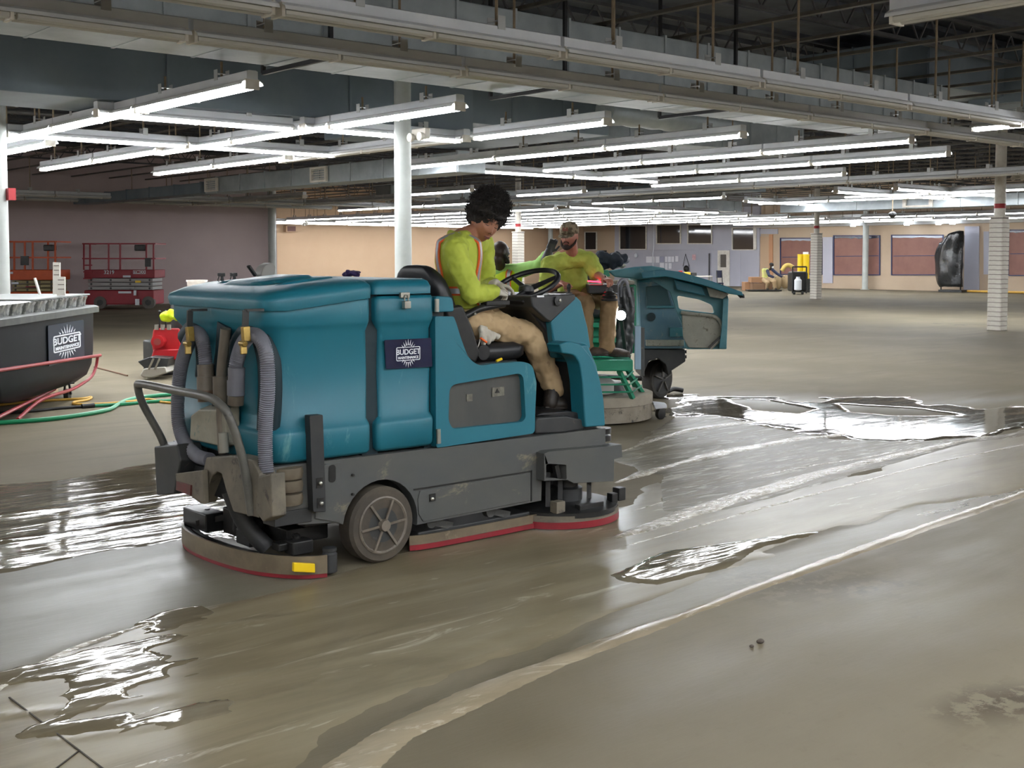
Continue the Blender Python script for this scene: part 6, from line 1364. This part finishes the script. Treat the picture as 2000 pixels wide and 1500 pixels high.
def wallbox(name, lab, cat, x0, y0, x1, y1, W_, m, th=.02, group=None, parent=None): return obj(name, MB().prism(wq(W_, (x0,y0),(x1,y0),(x1,y1),(x0,y1)), (-th,0,0)), m, parent, label=lab, cat=None if parent else cat, group=group)
PW = WBl-.04; m_pap = mat('paper_sheet', (216,216,222), .7)
for k, (x0,y0,x1,y1,lab) in enumerate(((1262,501,1274,513,'white sheet at the left end of the upper row of papers'),(1275,501,1280,513,'narrow white sheet second in the upper row of papers'),(1281,501,1288,513,'white sheet third in the upper row of papers'),(1289,501,1297,512,'darker printed sheet in the upper row of papers'),(1299,501,1304,512,'narrow white sheet right of the dark printed one'),(1305,501,1311,512,'white sheet sixth in the upper row of papers'),(1311.6,501,1317,512,'white sheet seventh in the upper row of papers'),(1319,500,1325,511,'white sheet at the right end of the upper row of papers'),
    (1289,513.5,1297,525,'white sheet at the left of the lower row of papers'),(1299,514,1304,526,'white sheet in the middle of the lower row of papers'),(1306,514,1312,525,'white sheet at the right of the lower row of papers'))):
    wallbox('paper_sheet', lab, 'paper', x0,y0,x1,y1,PW, mat('grey_print',(150,150,170),.7) if 'darker' in lab else m_pap, .01, 'papers pinned on the blue-grey wall')
wallbox('flag_print', 'small red and white print right of the hanging bag', 'print', 1352,497,1359,508,PW, mat('flag_print',(196,140,146),.7,c2=(212,196,200),ns=8), .01)
t = thing('hanging_bag', 'round black bag hanging by its strap on the blue-grey wall', 'bag', at(1340,533,0,PW)); p = at(1340,525,0,PW-.12); obj('bag_body', MB().ell(p,(.1,.17,.19),16,10), m_blk2, t); obj('strap', MB().tube([at(1334,520,0,PW-.05), at(1339,496,0,PW-.03), at(1346,520,0,PW-.05)], .018, 6), m_blk2, t)
p = at(1242,499,0,PW-.1); obj('hard_hat', MB().ell(p,(.09,.1,.13),14,10), m_ink, label='white round cap hung on the siding left of the papers', cat='hat')
obj('wall_pole', MB().cyl(at(1385,495,0,PW-.06), at(1385,546,0,PW-.06), .03, 8), m_blk2, label='black upright pole on the blue-grey wall left of the door', cat='pole')
obj('hanging_cable', MB().tube(spline([Vector((PW-.3, at(1277,440,0,PW-.3).y, 4.12)), at(1277,440,0,PW-.3), at(1277,480,0,PW-.3), at(1275,500,0,PW-.2), at(1276,530,0,PW-.3)],5), .02, 6), m_ink, label='pale cable hanging before the blue-grey wall', cat='cable')
obj('wall_plate', MB().prism(wq(WBl-.04,(1178,489),(1185,489),(1185,492),(1178,492)), (-.03,0,0)), m_blk2, label='small dark plate on the peach siding', cat='plate')
for (x,y,a,b,W_,lab) in ((1093,455,7,6,None,'brown speaker box on the peach wall left of the capped man'),(564,447,10,6,None,'brown speaker box on the peach wall beside the pipe column')):
    y_ = WB-.05; q = [at(x+i_*a, y+j_*b, 1, y_) for i_, j_ in ((-1,-1),(1,-1),(1,1),(-1,1))]; t = thing('wall_speaker', lab, 'speaker', q[3]); obj('speaker_box', MB().prism(q, (0,-.25,0)), m_beige, t); obj('speaker_grille', MB().prism([p*.8+sum(q, Vector())*.05+Vector((0,-.26,0)) for p in q], (0,-.01,0)), mat('brown_grille',(96,66,60),.7), t)
# work table and chair before the office wall
FD = 50.0
t = thing('work_table', 'pale work table with clutter, seen over the open teal door', 'table', cw(RC(1352,FD),FD,0)); mb = MB(); cbox(mb, RC(1320,FD),FD,.72,RC(1392,FD),FD+.8,.76); obj('table_top', mb, m_offw, t)
for x in (1322,1390):
    for dd in (.05,.75): obj('leg', MB().cyl(cw(RC(x,FD),FD+dd,0), cw(RC(x,FD),FD+dd,.72), .025, 8), m_chrome, t)
for x0,x1,h,mm,lab,nm in ((1338,1350,.16,mat('yellow_bin',(222,190,60),.5),'yellow tray on the work table','tray'),(1328,1334,.22,m_red,'red canister on the work table','canister'),(1352,1362,.14,m_dark,'dark case on the work table','case')):
    mb = MB(); cbox(mb, RC(x0,FD),FD+.2,.76,RC(x1,FD),FD+.5,.76+h); obj(nm, mb, mm, bevel=.02, label=lab, cat=nm)
cc_ = cw(RC(1408,49),49,0); t = thing('folding_chair', 'dark navy folding chair before the white door', 'chair', cc_); mb = MB(); cbox(mb, RC(1402,49),49,.44,RC(1413,49),49.4,.5); obj('seat', mb, m_navy, t); mb = MB(); cbox(mb, RC(1402,49),49.4,.7,RC(1413,49),49.45,1.0); obj('backrest', mb, m_navy, t)
for x in (1402.5,1412.5):
    for a, b in (((49,0),(49.42,1.0)), ((49.45,0),(49.05,.46))): obj('leg', MB().bar(cw(RC(x,49),*a), cw(RC(x,49),*b), .03), m_blk2, t)
# cardboard, sacks, tanks
m_card = mat('cardboard', (134,104,78), .8, c2=(122,94,70), ns=2); m_card2 = mat('cardboard_light', (156,118,86), .8); m_sack = mat('tan_sack', (168,146,112), .85, c2=(150,130,98), ns=4, bump=.2, bs=8)
FD = 55.0
def fbox(lab, x0, y0, x1, y1, d, dep, m, name='cardboard_box', cat='box', group=None): mb = MB(); z0 = max(0, 1.6-(y1-500)*d/2320-.0); z1 = 1.6-(y0-500)*d/2320; cbox(mb, RC(x0,d),d,z0,RC(x1,d),d+dep,z1); return obj(name, mb, m, label=lab, cat=cat, group=group, bevel=.01)
fbox('low cardboard box at the left end of the pile', 1455,551,1466,568,54.6,.8,m_card2); fbox('large cardboard box in the middle of the pile', 1470,553,1494,568,54,.8,m_card); fbox('tall cardboard box right in the pile, behind the worker', 1490,541,1509,568,55,.8,m_card)
o = fbox('open cardboard box tilted on top of the pile', 1467,541,1489,552,54.1,.7,m_card2)
for x0,y0,x1,y1,lab in ((1512,537,1526,566,'tan paper sack nearest the masked worker'),(1526,537,1541,564,'tan paper sack beside the black burnisher')):
    c = CP((x0+x1)/2,(y0+y1)/2,54.2); obj('sack', MB().ell(c,(.20,.20,(y1-y0)/2*54.2/2320),14,10), m_sack, label=lab, cat='sack')
fbox('dark pallet under the cardboard boxes', 1461,566,1527,568.5,53.4,.6,m_blk2,'pallet','pallet')
YD = 52.0
t = thing('yellow_tank', 'tall yellow two-cylinder tank behind the slatwall column', 'tank', cw(RC(1573,YD),YD+.6,0))
for x, r in ((1567,.11),(1578,.16)): obj('cylinder', MB().cyl(cw(RC(x,YD),YD+.5,.6), cw(RC(x,YD),YD+.5,1.68), r, 20), m_yel, t)
mb = MB(); cbox(mb, RC(1562,YD),YD+.3,0,RC(1586,YD),YD+.8,.6); obj('tank_base', mb, m_blk2, t); obj('tank_cap', MB().cyl(cw(RC(1578,YD),YD+.5,1.68), cw(RC(1578,YD),YD+.5,1.78), .12, 16), m_ink, t)
BD = 49.5
t = thing('propane_burnisher', 'black propane floor machine with a white gas cylinder', 'floor machine', cw(RC(1560,BD),BD,0)); mb = MB(); cbox(mb, RC(1546,BD),BD,.12,RC(1578,BD),BD+.8,.95); obj('engine_body', mb, m_blk2, t, bevel=.08)
obj('gas_cylinder', MB().lathe([(.05,.16),(.15,.2),(.15,.6),(.08,.68),(.08,.74)], cw(RC(1556,BD),BD-.2,0), 'Z', 20), m_ink, t)
for x in (1547,1574): obj('frame_tube', MB().cyl(cw(RC(x,BD),BD-.05,.05), cw(RC(x,BD),BD-.05,1.15), .03, 8), m_blk2, t)
obj('frame_tube', MB().cyl(cw(RC(1547,BD),BD-.05,1.15), cw(RC(1574,BD),BD-.05,1.15), .03, 8), m_blk2, t)
for x in (1550,1566): c = cw(RC(x,BD),BD-.1,.07); obj('caster_wheel', MB().tube([c-_R*.04, c+_R*.04], .07, 14), m_dark, t)
obj('bent_tube', MB().tube(spline([CP(1527,529,51), CP(1533,520,51), CP(1541,518,51), CP(1550,523,51)],6), .09, 10), mat('yellow_sleeve',(196,170,90),.7), t)
# black plastic sheet over a stand
sp_ = wq(WU-1.2, (1823,540),(1826,500),(1838,465),(1848,452),(1862,458),(1880,450),(1884,447),(1884,500),(1881,545),(1878,562),(1835,560),(1830,552))
mb = MB(); n_ = 26; rings = []
PL = lambda x, y, k: at(x, y, 0, WU-1.2+k)
for i in range(18):
    v_ = i/17; y = 455+v_*105; xl_ = 1843-17*min(1, v_*2.4)**.8+(9*max(0, v_-.8)/.2); xr = 1883-2*v_; ring = []
    for j in range(n_):
        a = 2*PI*j/n_; ring.append(PL((xl_+xr)/2+(xr-xl_)/2*math.cos(a), y+(5*math.cos(a)**2-2.5 if i < 2 else 0)-(6*math.cos(a) if i < 3 else 0), .45*math.sin(a)+.05*math.sin(7*a+v_*3)))
    rings.append(ring)
t = thing('covered_stand', 'tall stand draped in crumpled black plastic before the papered windows', 'covered stand', at(1855,566,0,WU-1.2)); dr = obj('black_sheet', mb.loft(rings), mat('black_plastic_sheet', (26,28,30), .22, c2=(40,42,44), ns=3, bump=.5, bs=5, spec=.6), t, sharp=None)
dd_ = dr.modifiers.new('folds','DISPLACE'); tx = bpy.data.textures.new('sheet','CLOUDS'); tx.noise_scale = .5; dd_.texture = tx; dd_.strength = .14
for x in (1838,1876): obj('stand_leg', MB().cyl(at(x,556,0,WU-1.2), Vector((WU-1.2, at(x,556,0,WU-1.2).y, 0.02)), .03, 8), m_blk2, t)
obj('stand_base', MB().obox(Vector((WU-1.2, at(1862,566,0,WU-1.2).y, .06)), (.6,1.1,.1)), m_dark, t)
a, b = Vector((WU-1.0, at(1868,566,0,WU-1).y-.3, .06)), Vector((WU-1.0, at(2040,566,0,WU-1).y, .06)); obj('floor_pipe', MB().cyl(a, b, .05, 8), m_yh, label='long yellow pipe lying on the floor along the right wall', cat='pipe')
for x, y in ((806,0),): pass
for px_, py_ in ((1666,449),(1771,443),(1833,441),(1860,439)):
    p = at(px_,py_,0,WU-.7); obj('downlight', MB().lathe([(.02,-.02),(.12,-.02),(.13,.05)], (p.x,p.y,3.03), 'Z', 18), mat('downlight_lit', (225,238,255), .3, emit=14), label='lit round downlight in the soffit, '+{1666:'above the second papered window',1771:'above the third papered window',1833:'left of the black sheet',1860:'over the black sheet'}[px_], cat='light')
p = at(1700,425,1,20.0); t = thing('camera_dome', 'small dark dome camera hung below the lit rows at right', 'camera', CP(1743,421,30)); q = CP(1743,419,30); obj('dome', MB().ell(q,(.1,.1,.08),14,8), m_blk2, t); obj('dome_rod', MB().cyl(q, q+Vector((0,0,4.1-q.z)), .012, 6), m_rod, t)
